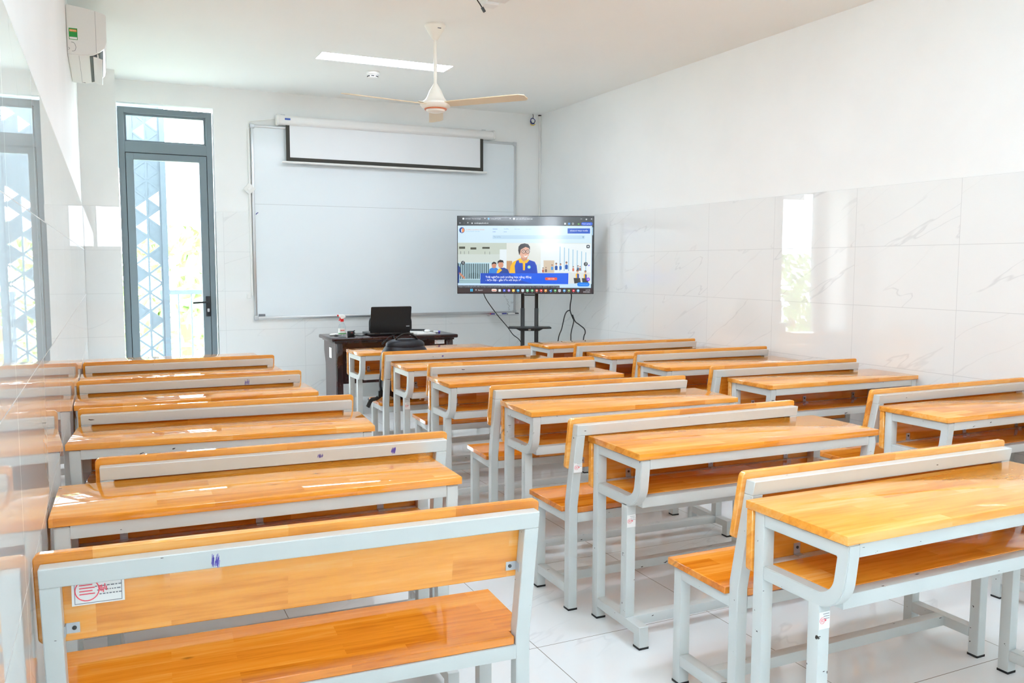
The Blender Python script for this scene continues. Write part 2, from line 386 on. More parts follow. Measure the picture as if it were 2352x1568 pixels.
# ------------------------------------------------------------------ outside the door
struct(obj('floor_balcony', one(box, -1.2, 4.0, YF+0.2, YF+1.75, -0.16, -0.01), noisy_mat('balcony_concrete', (214, 214, 210), (200, 200, 196)), smooth=False))
M['screenpaint'] = mat('pale_blue_grey_steel', (82, 94, 102), 0.5)
bm = bmesh.new(); ys0 = 10.0; xa, xb, xc = 0.29, 0.42, 0.55; s_ = 0.2
DONE = set()
def bar(p, q, t=0.010):
    key = tuple(sorted(((round(p[0], 3), round(p[1], 3)), (round(q[0], 3), round(q[1], 3)))))
    if key in DONE: return
    DONE.add(key)
    d = Vector((q[0]-p[0], 0, q[1]-p[1])); L = d.length; d.normalize(); nrm = Vector((-d.z, 0, d.x))*t
    P = [(p[0]+nrm.x, p[1]+nrm.z), (q[0]+nrm.x, q[1]+nrm.z), (q[0]-nrm.x, q[1]-nrm.z), (p[0]-nrm.x, p[1]-nrm.z)]; e = 0.0004*(len(DONE) % 7); prism(bm, P, 'y', ys0-0.008-e, ys0+0.008+e)
rs = random.Random(4)
open_hi = {('L', 2), ('L', 1), ('R', 3), ('R', 2), ('L', 6), ('R', 7), ('L', 0)}
for k in range(-8, 10):
    zc = 1.542 + s_*k; ze = 1.442 + s_*k
    tris = [('L', 'a', [(xb, zc), (xb, zc+s_), (xa, ze+s_)]), ('L', 'b', [(xa, ze), (xa, ze+s_), (xb, zc)]), ('R', 'a', [(xc, ze), (xc, ze+s_), (xb, zc)]), ('R', 'b', [(xb, zc), (xb, zc+s_), (xc, ze+s_)])]
    for side, kind, P in tris:
        solid = (kind, side, k) in (('b', 'L', -1), ('b', 'L', -3), ('b', 'R', -4), ('a', 'R', -6))
        if k >= 0: solid = not ((kind == 'a' and side == 'R' and ('R', k) in open_hi) or (kind == 'a' and side == 'L' and ('L', k) in open_hi) or (kind == 'b' and k == 0))
        if solid: prism(bm, P, 'y', ys0-0.006, ys0+0.006)
        for a, b in ((0, 1), (1, 2), (2, 0)): bar(P[a], P[b])
box(bm, 0.56, 0.615, ys0-0.025, ys0+0.025, -0.01, 3.5); box(bm, 0.283, 0.297, ys0-0.012, ys0+0.012, -0.01, 3.5); box(bm, -0.3, 0.30, ys0-0.01, ys0+0.01, 2.45, 3.5); box(bm, 0.28, 0.6, ys0-0.01, ys0+0.01, 3.3, 3.5)
tag(obj('balcony_screen', bm, M['screenpaint'], smooth=False), 'pale grey steel screen cut with triangles outside the glass door', 'screen')
rl = thing('balcony_railing', 'grey balcony railing outside the right half of the glass door', 'railing', (0, 10.6, 0))
obj('top_rail', one(box, 0.55, 3.9, -0.025, 0.025, 1.10, 1.15), M['screenpaint'], rl)
obj('bottom_rail', one(box, 0.55, 3.9, -0.02, 0.02, 0.10, 0.13), M['screenpaint'], rl)
for k in range(24): obj('baluster', one(box, 0.60+0.14*k, 0.615+0.14*k, -0.007, 0.007, 0.13, 1.10), M['screenpaint'], rl, smooth=False)
for xq in (0.58, 2.2, 3.85): obj('rail_post', one(box, xq-0.02, xq+0.02, -0.02, 0.02, -0.01, 1.10), M['screenpaint'], rl, smooth=False)
M['leaf'] = noisy_mat('pale_sunlit_leaf', (146, 168, 112), (120, 146, 84), 9.0, 0.6)
M['bark'] = mat('bark', (120, 96, 74), 0.8)
def shrub(x, y, zb, h, rr, seed, label):
    r = thing('garden_tree', label, 'tree', (x, y, zb), 0, 'trees beyond the balcony')
    obj('trunk', one(tube, [(0, 0, 0), (0.03, 0.02, h*0.35), (0.0, 0.0, h*0.7)], 0.09, 8, 4), M['bark'], r)
    q = random.Random(seed); bm = bmesh.new()
    for _ in range(900):
        a, b_, d = q.uniform(0, 2*PI), math.acos(q.uniform(-1, 1)), q.uniform(0.6, 1.0)**0.5
        p = Vector((rr*d*math.sin(b_)*math.cos(a), rr*d*math.sin(b_)*math.sin(a), h*0.72 + h*0.3*d*math.cos(b_)))
        n = Vector((q.uniform(-1, 1), q.uniform(-1, 1), q.uniform(-.2, 1))).normalized(); t1 = n.orthogonal().normalized(); t2 = n.cross(t1); L = q.uniform(0.10, 0.2)
        vs = [bm.verts.new(p + t1*L), bm.verts.new(p + t2*L*0.45), bm.verts.new(p - t1*L), bm.verts.new(p - t2*L*0.45)]; bm.faces.new(vs)
    obj('foliage', bm, M['leaf'], r, smooth=False)
shrub(1.2, 15.5, -3.2, 5.2, 1.3, 1, 'pale green tree outside, left behind the triangle screen')
shrub(-0.9, 17.5, -3.2, 5.0, 1.3, 2, 'pale green tree outside, seen mirrored in the left wall tiles')
shrub(3.0, 18.5, -3.2, 4.4, 1.2, 3, 'low pale green tree outside, right beyond the balcony railing')
shrub(-7.2, 17.5, -3.2, 4.9, 1.5, 5, 'round tree outside, mirrored as a green patch in the right wall tiles')
shrub(-11.2, 20.0, -3.2, 4.6, 1.4, 6, 'smaller tree outside, mirrored leftmost in the right wall tiles')
struct(obj('ground', one(box, -40, 40, YF+2, 80, -3.4, -3.2), noisy_mat('bright_ground', (206, 212, 190), (180, 196, 150), 0.4, 0.9, 0.3, 0.7), smooth=False))

# ------------------------------------------------------------------ school desk
TW, TD = 1.2, 0.388
def make_desk():
    t = thing('school_desk', '', 'desk', group='wooden two seat school desks')
    obj('tabletop', one(box, 0, TW, -TD, 0, 0.725, 0.75, 0.0025), M['wood'], t)
    P = [(0.004, 0.724), (0.004, 0.550)] + [(0.019-0.015*math.cos(a), 0.550-0.015*math.sin(a)) for a in (PI/6, PI/3, PI/2)] + [(1.181+0.015*math.sin(a), 0.550-0.015*math.cos(a)) for a in (0, PI/6, PI/3, PI/2)] + [(1.196, 0.724)]
    obj('modesty_panel', one(prism, P, 'y', -0.026, -0.001, 0.002), M['wood'], t)
    obj('shelf', one(box, 0.052, TW-0.052, -0.292, -0.066, 0.553, 0.569, 0.0015), M['wood'], t)
    for x in (0.012, TW-0.052):
        o = obj('leg', one(box, x, x+0.04, -0.068, -0.028, 0.006, 0.725, 0.002), M['paint'], t); obj('rubber_foot', one(box, x-0.001, x+0.041, -0.069, -0.027, 0, 0.008), M['rubber'], o, smooth=False)
        obj('leg', one(box, x, x+0.04, -0.288, -0.248, 0.088, 0.535, 0.002), M['paint'], t)
        # top side rail that bends down in a J and runs back as the shelf rail
        out = [(-0.382, 0.722), (-0.382, 0.690), (-0.374, 0.615)]; inn = [(-0.334, 0.612), (-0.341, 0.686)]
        A = [(-0.274 + 0.100*math.cos(rad(a)), 0.627 + 0.100*math.sin(rad(a))) for a in range(186, 271, 7)]
        B = [(-0.274 + 0.060*math.cos(rad(a)), 0.627 + 0.060*math.sin(rad(a))) for a in range(270, 185, -7)]
        P = [(-0.068, 0.722), (-0.382, 0.722), (-0.382, 0.690)] + A + [(-0.068, 0.527), (-0.068, 0.567)] + B + [(-0.342, 0.684), (-0.068, 0.684)]
        obj('bent_side_rail', one(prism, P, 'x', x, x+0.04, 0.0025, 2), M['paint'], t)
        fb = bmesh.new(); prism(fb, [(-0.068, 0.05), (-0.068, 0.088), (-0.388, 0.088), (-0.388, 0.006), (-0.346, 0.006), (-0.346, 0.05)], 'x', x, x+0.04, 0.002)
        o = obj('foot_bar', fb, M['paint'], t); obj('rubber_foot', one(box, x-0.001, x+0.041, -0.389, -0.345, 0, 0.008), M['rubber'], o, smooth=False)
    obj('apron_rail', one(box, 0.052, TW-0.052, -0.381, -0.343, 0.686, 0.725, 0.002), M['paint'], t)
    obj('shelf_rail', one(box, 0.052, TW-0.052, -0.332, -0.292, 0.527, 0.567, 0.002), M['paint'], t)
    obj('shelf_rail', one(box, 0.052, TW-0.052, -0.066, -0.028, 0.527, 0.567, 0.002), M['paint'], t)
    obj('stretcher', one(box, 0.052, TW-0.052, -0.288, -0.248, 0.05, 0.088, 0.002), M['paint'], t)
    for x in (0.18, 0.60, 1.02):
        b = bmesh.new(); box(b, x-0.012, x+0.012, -0.029, -0.026, 0.567, 0.602); box(b, x-0.012, x+0.012, -0.05, -0.026, 0.567, 0.570)
        o = obj('bracket', b, M['zinc'], t, smooth=False); obj('screw', one(prism, disc(x, 0.589, 0.0048), 'y', -0.031, -0.029), M['screw'], o, smooth=False)
    return t

BW = 1.192
def lean(z): return -0.066*(z-0.44)/0.36 if z > 0.44 else 0.0
def make_bench():
    t = thing('school_bench', '', 'bench', group='wooden school benches with backrests')
    # backrest board in front of the uprights
    bm = bmesh.new(); P = rrect(0.0, BW, 0.603, 0.820, 0.016); prism(bm, P, 'y', 0, 0.022, 0.0025)
    for v in bm.verts: v.co.y += 0.0405 + lean(v.co.z)
    obj('backrest', bm, M['wood'], t)
    P = [(0.058, 0.004), (BW-0.058, 0.004), (BW-0.058, 0.046), (BW-0.002, 0.046), (BW-0.002, 0.352), (0.002, 0.352), (0.002, 0.046), (0.058, 0.046)]
    obj('seat', one(prism, P, 'z', 0.4135, 0.437, 0.002), M['wood_seat'], t)
    for x in (0.014, BW-0.054):
        P = [(0, 0.006), (0, 0.44), (lean(0.7515), 0.7515), (lean(0.7515)+0.04, 0.7515), (0.04, 0.46), (0.04, 0.006)]
        o = obj('leg', one(prism, P, 'x', x, x+0.04, 0.002), M['paint'], t); obj('rubber_foot', one(box, x-0.001, x+0.041, -0.001, 0.041, 0, 0.008), M['rubber'], o, smooth=False)
        o = obj('leg', one(box, x, x+0.04, 0.29, 0.33, 0.006, 0.413, 0.002), M['paint'], t); obj('rubber_foot', one(box, x-0.001, x+0.041, 0.289, 0.331, 0, 0.008), M['rubber'], o, smooth=False)
        obj('seat_rail', one(box, x, x+0.04, 0.04, 0.29, 0.374, 0.413, 0.002), M['paint'], t)
        obj('side_bar', one(box, x, x+0.04, 0.04, 0.29, 0.068, 0.107, 0.002), M['paint'], t)
        s = 1 if x < 0.5 else -1; xe = x+0.04 if s > 0 else x
        b = bmesh.new(); a0, a1 = sorted((xe+s*0.003, xe+s*0.030)); yb = 0.0405+lean(0.635); box(b, a0, a1, yb-0.003, yb, 0.624, 0.648); a2, a3 = sorted((xe, xe+s*0.003)); box(b, a2, a3, yb-0.022, yb, 0.624, 0.648)
        o = obj('bracket', b, M['zinc'], t, smooth=False); xm = xe+s*0.019; obj('screw', one(prism, disc(xm, 0.636, 0.0048), 'y', yb-0.005, yb-0.003), M['screw'], o, smooth=False)
    P = [(lean(0.7515), 0.7515), (lean(0.797), 0.797), (lean(0.797)+0.04, 0.797), (lean(0.7515)+0.04, 0.7515)]
    obj('top_rail', one(prism, P, 'x', 0.014, BW-0.014, 0.002), M['paint'], t)
    obj('seat_rail', one(box, 0.054, BW-0.054, 0.0, 0.04, 0.374, 0.413, 0.002), M['paint'], t)
    obj('seat_rail', one(box, 0.054, BW-0.054, 0.29, 0.33, 0.374, 0.413, 0.002), M['paint'], t)
    obj('stretcher', one(box, 0.054, BW-0.054, 0.145, 0.185, 0.068, 0.107, 0.002), M['paint'], t)
    return t

# name: back-left corner x, y, rotation (deg)
DESK = {'M0': (1.692, 1.956, 0.07), 'M1': (1.756, 2.990, -0.98), 'M2': (1.808, 3.966, -2.06), 'M3': (1.794, 5.032, -0.56), 'M4': (1.818, 5.884, -0.37), 'M5': (1.772, 6.959, 1.07),
        'L1': (-0.161, 2.984, -1.43), 'L2': (-0.139, 4.051, -5.13), 'L3': (-0.173, 5.058, 0.0), 'L4': (-0.171, 6.018, 0.0), 'L5': (-0.171, 6.958, 0.0),
        'Ra': (3.456, 3.031, 0.0), 'Rb': (3.467, 4.199, -1.15), 'Rc': (3.446, 5.172, -3.25), 'Rd': (3.468, 5.938, -0.2), 'Re': (3.410, 6.882, 1.75)}
DL = {'M0': 'glossy orange desk cut off by the right picture edge, nearest desk of the middle row',
      'M1': 'orange desk by the open floor at centre, stamped sticker on its near leg',
      'M2': 'orange desk third from the camera in the middle row',
      'M3': 'orange desk fourth from the camera in the middle row',
      'M4': 'orange desk just behind the bench that carries the black backpack',
      'M5': 'orange desk in front of the teacher desk, farthest of the middle row',
      'L1': 'nearest orange desk of the left row, against the left tiled wall',
      'L2': 'slightly turned orange desk against the left tiled wall, second of the left row',
      'L3': 'orange desk against the left tiled wall, third of the left row',
      'L4': 'orange desk against the left tiled wall, fourth of the left row',
      'L5': 'orange desk below the glass door, farthest of the left row',
      'Ra': 'nearest orange desk of the right row, by the right tiled wall',
      'Rb': 'orange desk by the right tiled wall, second of the right row',
      'Rc': 'orange desk by the right tiled wall, third of the right row',
      'Rd': 'orange desk by the right tiled wall, fourth of the right row',
      'Re': 'orange desk below the television, farthest of the right row'}
DEBUG = False
DK = {}; desk0 = None
def desk_world(n, u, v):
    x, y, a = DK[n]; return Vector((x + u*math.cos(a) - v*math.sin(a), y + u*math.sin(a) + v*math.cos(a), 0))
DOBJ = {}
for n, (x, y, a) in DESK.items():
    a = rad(a); xs = [x + u*math.cos(a) - v*math.sin(a) for u in (0, TW) for v in (0, -TD)]
    x += max(0, XL+0.007-min(xs)); x -= max(0, max(xs)-(XR-0.007)); y -= 0.006
    DK[n] = (x, y, a)
    if desk0 is None:
        desk0 = make_desk(); desk0.location = (x, y, 0); desk0.rotation_euler = (0, 0, a); desk0['label'] = DL[n]; DOBJ[n] = desk0
    else: DOBJ[n] = dup(desk0, (x, y, 0), a, DL[n])

# name: left and right end of the backrest top (rays met the plane of its height), desk it stands against
BEN = {'L0': ((-0.167, 2.048), (1.018, 1.972), None), 'L1': ((-0.061, 3.016), (1.134, 2.942), 'L1'), 'L2': ((-0.134, 4.135), (1.050, 4.064), 'L2'), 'L3': ((-0.171, 5.076), (1.025, 5.068), 'L3'), 'L4': ((-0.157, 6.006), (1.029, 6.006), 'L4'),
       'M1': ((1.696, 1.999), (2.888, 1.973), 'M0'), 'M2': ((1.674, 2.970), (2.846, 2.978), 'M1'), 'M3': ((1.772, 3.999), (2.932, 3.892), 'M2'), 'M4': ((1.819, 5.095), (2.979, 4.976), 'M3'), 'M5': ((1.772, 5.950), (2.932, 5.970), 'M4'),
       'Ba': ((3.434, 3.153), (4.613, 3.161), 'Ra'), 'Bb': ((3.361, 4.219), (4.521, 4.149), 'Rb'), 'Bc': ((3.428, 5.161), (4.595, 5.129), 'Rc'), 'Bd': ((3.350, 5.834), (4.527, 5.857), 'Rd')}
BL = {'L0': 'nearest bench, bottom left, with a stamped paper sticker under its top rail',
      'L1': 'bench with two violet ink smudges on its grey rail, behind the nearest left desk',
      'L2': 'bench of the left row behind the slightly turned second desk',
      'L3': 'bench of the left row behind the third desk, violet smudge on its rail',
      'L4': 'farthest bench of the left row, just below the glass door',
      'M1': 'bench with its seat end in view, behind the nearest middle desk at right',
      'M2': 'bench with a stamped sticker on its upright, behind the centre desk',
      'M3': 'bench of the middle row behind the third desk from the camera',
      'M4': 'bench of the middle row behind the fourth desk from the camera',
      'M5': 'bench of the middle row that carries the black backpack',
      'Ba': 'bench of the right row behind the nearest right desk',
      'Bb': 'bench of the right row behind the second right desk',
      'Bc': 'bench of the right row behind the third right desk',
      'Bd': 'farthest bench of the right row, under the television',
      'R0': 'grey legged bench at the right picture edge, only its front leg in view'}
bench0 = None; BOBJ = {}; BK = {}
def place_bench(n, x, y, a):
    global bench0
    BK[n] = (x, y, a)
    if bench0 is None:
        bench0 = make_bench(); bench0.location = (x, y, 0); bench0.rotation_euler = (0, 0, a); bench0['label'] = BL[n]; BOBJ[n] = bench0
    else: BOBJ[n] = dup(bench0, (x, y, 0), a, BL[n])
K = (1.44-0.820)/(1.44-0.826)
for n, (l, r, d) in BEN.items():
    l = Vector((l[0]*K, l[1]*K)); r = Vector((r[0]*K, r[1]*K)); a = math.atan2(r.y-l.y, r.x-l.x)*0.8; mid = (l+r)/2
    ux, uy = math.cos(a), math.sin(a)
    if d: a = 0.5*a + 0.5*DK[d][2]; ux, uy = math.cos(a), math.sin(a)
    off = 0.022 + 0.0405 + lean(0.820) - 0.012        # board top edge relative to the foot line
    bx = mid.x - ux*BW/2 + uy*off; by = mid.y - uy*BW/2 - ux*off
    xs = [bx, bx + BW*ux, bx - 0.36*uy, bx + BW*ux - 0.36*uy]
    bx += max(0, XL+0.008-min(xs)); bx -= max(0, max(xs)-(XR-0.008))
    if d:   # the uprights may touch the desk top's far edge but not enter it
        x, y, da = DK[d]; need = -9
        for u in (0.034, BW-0.034):
            px = bx + u*ux
            if x - 0.025 < px < x + TW + 0.025: need = max(need, y + math.tan(da)*(px - x) + 0.0605 - (by + u*uy))
        by += need if need > 0 else max(-0.10, 0.8*need) if need > -0.5 else 0
    place_bench(n, bx, by, a)
    if DEBUG: print('BENCH', n, round(bx,3), round(by,3), round(math.degrees(a),2), d, DK.get(d))
place_bench('R0', 3.452, 2.062, rad(0.5))

# stickers, ink and other marks that only single pieces carry
def sticker(parent, w_, h_, P, label, normal_y=-1, lines=3, frame=False):
    """small white paper sticker with a red stamp; P = lower left corner in the parent's space"""
    x, y, z = P
    s = obj('inventory_sticker', one(box, x, x+w_, y-0.0006, y, z, z+h_), M['paper'], parent, smooth=False, label=label); s['only_here'] = 1
    bm = bmesh.new(); cx, cz, R = x+w_*0.29, z+h_*0.5, min(h_*0.38, w_*0.24); n = 28
    for k in range(n):
        a0, a1 = 2*PI*k/n, 2*PI*(k+1)/n
        prism(bm, [(cx+R*math.cos(a0), cz+R*math.sin(a0)), (cx+R*math.cos(a1), cz+R*math.sin(a1)), (cx+R*0.91*math.cos(a1), cz+R*0.91*math.sin(a1)), (cx+R*0.91*math.cos(a0), cz+R*0.91*math.sin(a0))], 'y', y-0.0011, y-0.0006)
    for k in range(4): box(bm, cx-R*0.62, cx+R*0.62*(1 if k % 2 else 0.7), y-0.0011, y-0.0006, cz+R*(0.42-0.27*k), cz+R*(0.42-0.27*k)+R*0.09)
    q = random.Random(3)
    for k in range(5): bar_x = cx+R*1.0+k*w_*0.03; box(bm, bar_x, bar_x+w_*0.02, y-0.0011, y-0.0006, cz-R*q.uniform(.1, .5), cz+R*q.uniform(.1, .5))
    obj('stamp', bm, M['stamp'], s, smooth=False)
    bm = bmesh.new()
    for k in range(lines):
        zz = z+h_*(0.86-0.14*k); xx = x+w_*(0.36+0.04*k)
        while xx < x+w_*0.92:
            ww = w_*q.uniform(0.02, 0.07); box(bm, xx, min(xx+ww, x+w_*0.94), y-0.0010, y-0.0006, zz, zz+h_*0.035); xx += ww+w_*0.02
    if frame:
        f = 0.0012; a = 0.05
        for bx_ in ((x+w_*a, x+w_*(1-a), z+h_*a, z+h_*a+f), (x+w_*(1-a)-f, x+w_*(1-a), z+h_*a, z+h_*0.97), (x+w_*a, x+w_*a+f, z+h_*a, z+h_*0.97)): box(bm, bx_[0], bx_[1], y-0.0010, y-0.0006, bx_[2], bx_[3])
    obj('printed_lines', bm, M['greyprint'], s, smooth=False)
    return s
sticker(BOBJ['L0'], 0.106, 0.066, (0.072, 0.0405+lean(0.73)-0.006, 0.692), 'white paper sticker with a round red stamp', lines=5, frame=True).rotation_euler = (0, 0, 0)
for n, zz in (('M0', 0.462), ('M1', 0.444), ('M4', 0.45)): sticker(DOBJ[n], 0.038, 0.048, (0.013, -0.2885, zz), 'small white sticker with a red stamp')
sticker(BOBJ['M2'], 0.039, 0.042, (0.0145, lean(0.615)-0.003, 0.596), 'small white sticker with a red stamp')
def ink(n, x, w_, z0, z1, seed):
    q = random.Random(seed); bm = bmesh.new()
    for _ in range(26):
        xx = x + q.uniform(0, w_); za, zb = q.uniform(z0, z0+0.4*(z1-z0)), q.uniform(z0+0.5*(z1-z0), z1); t = 0.0011; yl = lambda z: lean(z)-0.0004
        P = [(xx, yl(za), za), (xx+t, yl(za), za), (xx+t+0.002, yl(zb), zb), (xx+0.002, yl(zb), zb)]
        A = [bm.verts.new(p) for p in P]; B = [bm.verts.new((p[0], p[1]+0.0003, p[2])) for p in P]
        bm.faces.new(A); bm.faces.new(B[::-1])
        for i in range(4): bm.faces.new((A[i], B[i], B[(i+1) % 4], A[(i+1) % 4]))
    o = obj('ink_smudge', bm, M['ink'], BOBJ[n], smooth=False, label='violet ink strokes on the grey rail'); o['only_here'] = 1
ink('L0', 0.36, 0.018, 0.7515, 0.788, 1); ink('L1', 0.70, 0.018, 0.766, 0.783, 2); ink('L1', 0.965, 0.016, 0.758, 0.785, 3); ink('L3', 0.86, 0.026, 0.7515, 0.789, 4); ink('M5', 0.44, 0.012, 0.766, 0.782, 5)

# ------------------------------------------------------------------ whiteboard and things on the front wall
FY = YF-0.006
wb = thing('whiteboard', 'large framed whiteboard on the front wall behind the projection screen', 'whiteboard', (0, FY, 0))
bx0, bx1, bz0, bz1 = 1.372, 4.362, 0.880, 2.862
obj('writing_surface', one(box, bx0+0.02, bx1-0.02, -0.016, -0.002, bz0+0.02, bz1-0.02), M['board'], wb, smooth=False)
obj('panel_seam', one(box, bx0+0.02, bx1-0.02, -0.0166, -0.0155, 2.062, 2.0635), M['greyprint'], wb, smooth=False)
for a in ((bx0, bx1, bz1-0.028, bz1), (bx0, bx1, bz0-0.002, bz0+0.03), (bx0, bx0+0.028, bz0+0.03, bz1-0.028), (bx1-0.028, bx1, bz0+0.03, bz1-0.028)): obj('frame_rail', one(box, a[0], a[1], -0.026, -0.001, a[2], a[3], 0.006), M['alu'], wb)
for cx, cz in ((bx0, bz1), (bx1, bz1), (bx0, bz0), (bx1, bz0)): obj('corner_cap', one(box, cx-0.006 if cx == bx0 else cx-0.04, cx+0.04 if cx == bx0 else cx+0.006, -0.029, -0.001, cz-0.04 if cz == bz1 else cz-0.008, cz+0.006 if cz == bz1 else cz+0.038, 0.008), M['zinc'], wb)
bm = bmesh.new(); box(bm, 3.99, 4.37, -0.085, -0.026, 0.858, 0.864); box(bm, 3.99, 4.37, -0.088, -0.083, 0.858, 0.876); obj('marker_tray', bm, M['alu'], wb)
obj('maker_label', one(box, 1.412, 1.480, -0.0175, -0.016, 0.908, 0.934), M['greyprint'], wb, smooth=False)
def strokes(name, S_, m, r, par):
    bm = bmesh.new()
    for P in S_: tube(bm, [(p[0], -0.0165, p[1]) for p in P], r, 5, 3)
    return obj(name, bm, m, par)
strokes('handwriting', [[(4.215, 1.115), (4.213, 1.075), (4.235, 1.08)], [(4.235, 1.06), (4.25, 1.03), (4.262, 1.05)], [(4.248, 1.02), (4.268, 1.015), (4.252, 0.99), (4.275, 0.988)], [(4.262, 0.975), (4.285, 0.968), (4.268, 0.945), (4.285, 0.925), (4.262, 0.922)], [(4.305, 1.02), (4.306, 0.995)], [(4.322, 0.995), (4.322, 1.012), (4.338, 1.01), (4.340, 0.985)]], M['greyprint'], 0.0014, wb)
strokes('pen_mark', [[(1.408, 1.955), (1.419, 1.968), (1.432, 1.975)]], M['blue'], 0.004, wb)
def marker(loc, rz, m, label):
    r = thing('marker_pen', label, 'marker', loc, rz, 'markers on the whiteboard tray'); r.rotation_euler = (0, PI/2, rz)
    obj('barrel', one(lathe, [(0.0105, -0.045), (0.011, -0.042), (0.011, 0.04), (0.008, 0.046)], n=14), M['white_plastic'], r)
    obj('cap', one(lathe, [(0.011, -0.092), (0.012, -0.088), (0.012, -0.046), (0.011, -0.044)], n=14), m, r)
    obj('end_plug', one(lathe, [(0.0078, 0.046), (0.0078, 0.056), (0.005, 0.058)], n=14), m, r)
marker((4.11, FY-0.071, 0.8765), rad(1), M['blue'], 'blue capped marker lying at the front of the whiteboard tray')
marker((4.115, FY-0.046, 0.8765), rad(-1), M['red'], 'red capped marker on the whiteboard tray')
marker((4.27, FY-0.047, 0.8765), rad(2), M['blue'], 'second blue marker, right of the red one on the tray')
marker((4.28, FY-0.072, 0.8765), rad(181), M['black'], 'black capped marker at the right end of the tray')

ps = thing('projection_screen', 'pull down projection screen with black border, mostly rolled up above the whiteboard', 'screen', (0, FY-0.075, 0))
bm = bmesh.new(); prism(bm, [(-0.045, 2.880), (-0.052, 2.905), (-0.045, 2.945), (-0.02, 2.963), (0.03, 2.963), (0.045, 2.945), (0.045, 2.880), (0.02, 2.868), (-0.02, 2.868)], 'x', 1.645, 4.03, 0.004); obj('case', bm, M['white_paint'], ps)
for x in (1.622, 4.03): obj('end_cap', one(prism, [(-0.05, 2.873), (-0.057, 2.905), (-0.05, 2.95), (-0.02, 2.97), (0.05, 2.97), (0.05, 2.873), (0.02, 2.862), (-0.02, 2.862)], 'x', x, x+0.024, 0.003), M['white_plastic'], ps)
obj('case_label', one(box, 1.70, 1.755, -0.0545, -0.050, 2.912, 2.930), M['bluelabel'], ps, smooth=False)
obj('canvas', one(box, 1.755, 3.883, 0.0, 0.0015, 2.545, 2.872), M['fabric'], ps, smooth=False)
bm = bmesh.new(); box(bm, 1.717, 1.755, -0.0004, 0.0019, 2.507, 2.872); box(bm, 3.883, 3.920, -0.0004, 0.0019, 2.507, 2.872); box(bm, 1.755, 3.883, -0.0004, 0.0019, 2.507, 2.545); obj('border', bm, M['border'], ps, smooth=False)
obj('weight_bar', one(lathe, [(0.006, 1.672), (0.012, 1.674), (0.012, 3.962), (0.006, 3.964)], n=12), M['white_paint'], ps)
wbar = ps.children[-1]; wbar.rotation_euler = (0, PI/2, 0); wbar.location = (0, 0, 2.495)
for x in (1.70, 3.95): obj('wall_bracket', one(box, x-0.02, x+0.02, 0.045, 0.075, 2.91, 2.98), M['zinc'], ps, smooth=False)

# trunking, switch and loose wires on the front wall
bm = bmesh.new(); box(bm, 1.345, 1.366, -0.014, 0, 1.13, 2.83, 0.003); o = tag(obj('cable_trunking', bm, M['white_plastic']), 'narrow white cable trunking down the left edge of the whiteboard', 'trunking'); o.location = (0, FY, 0)
o = obj('socket_box', one(box, 1.30, 1.342, -0.02, 0, 1.10, 1.15, 0.004), M['white_plastic']); o.location = (0, FY, 0); tag(o, 'tiny white socket box at the lower end of the trunking', 'socket')
sw = thing('light_switch', 'white diamond shaped switch plate left of the whiteboard', 'switch', (1.352, FY-0.0145, 2.213)); 
o = obj('plate', one(box, -0.044, 0.044, -0.012, 0, -0.044, 0.044, 0.004), M['white_plastic'], sw); o.rotation_euler = (0, PI/4, 0)
o = obj('rocker', one(box, -0.016, 0.016, -0.016, -0.010, -0.022, 0.022, 0.002), M['white_paint'], sw); o.rotation_euler = (0, PI/4, 0)
bm = one(tube, [(1.356, FY-0.007, 2.835), (1.362, FY-0.010, 2.88), (1.40, FY-0.02, 2.895), (1.52, FY-0.035, 2.912), (1.618, FY-0.065, 2.93)], 0.004, 6); tag(obj('screen_cable', bm, M['white_plastic']), 'thin white cable from the trunking to the projection screen case', 'cable')
bm = bmesh.new(); box(bm, 4.668, 4.684, -0.020, 0, 0, 3.19, 0.003); o = obj('corner_conduit', bm, M['white_plastic']); o.location = (0, FY, 0); tag(o, 'white conduit standing in the right front corner', 'conduit')
o = obj('conduit_stub', one(box, 4.655, 4.685, -0.028, 0, 3.19, 3.2018, 0.003), M['screw']); o.location = (0, FY, 0); tag(o, 'dark conduit stub at the ceiling in the right front corner', 'conduit')
wl = thing('wire_coil', 'coiled blue and yellow wires hanging from the ceiling by the right corner', 'wires', (4.569, FY-0.035, 3.13))
for rr, m, dz, ph in ((0.032, M['blue'], 0.0, 0.2), (0.029, M['cord'], 0.006, 1.2), (0.034, M['yellow'], -0.012, 3.6)):
    P = [(rr*math.cos(ph+a*PI/6), 0.004*math.sin(a), dz-0.01+rr*math.sin(ph+a*PI/6)) for a in range(0, 11 if m is not M['yellow'] else 5)]; obj('wire', one(tube, P, 0.0045, 6, 3), m, wl)
obj('hanging_wire', one(tube, [(0.0, 0, 0.018), (0.004, 0, 0.045), (0.0, 0, 0.0718)], 0.004, 6, 3), M['cord'], wl)

# ------------------------------------------------------------------ ceiling things
for i, (cx, cy, _) in enumerate(PANELS):
    lb = ['recessed white light panel glowing in the ceiling beyond the fan', 'recessed ceiling light panel out of frame above the middle desks', 'recessed ceiling light panel out of frame near the camera', 'recessed ceiling light panel out of frame behind the camera'][i]
    r = thing('ceiling_light', lb, 'ceiling light', (cx, cy, H), 0, 'recessed ceiling lights')
    obj('diffuser', one(box, -PW/2+0.012, PW/2-0.012, -PD/2+0.012, PD/2-0.012, 0.006, 0.03), M['led'], r, smooth=False)
    bm = bmesh.new()
    for a in ((-PW/2, PW/2, -PD/2, -PD/2+0.012), (-PW/2, PW/2, PD/2-0.012, PD/2), (-PW/2, -PW/2+0.012, -PD/2+0.012, PD/2-0.012), (PW/2-0.012, PW/2, -PD/2+0.012, PD/2-0.012)): box(bm, a[0], a[1], a[2], a[3], 0.0, 0.04)
    obj('trim_frame', bm, M['white_paint'], r, smooth=False)
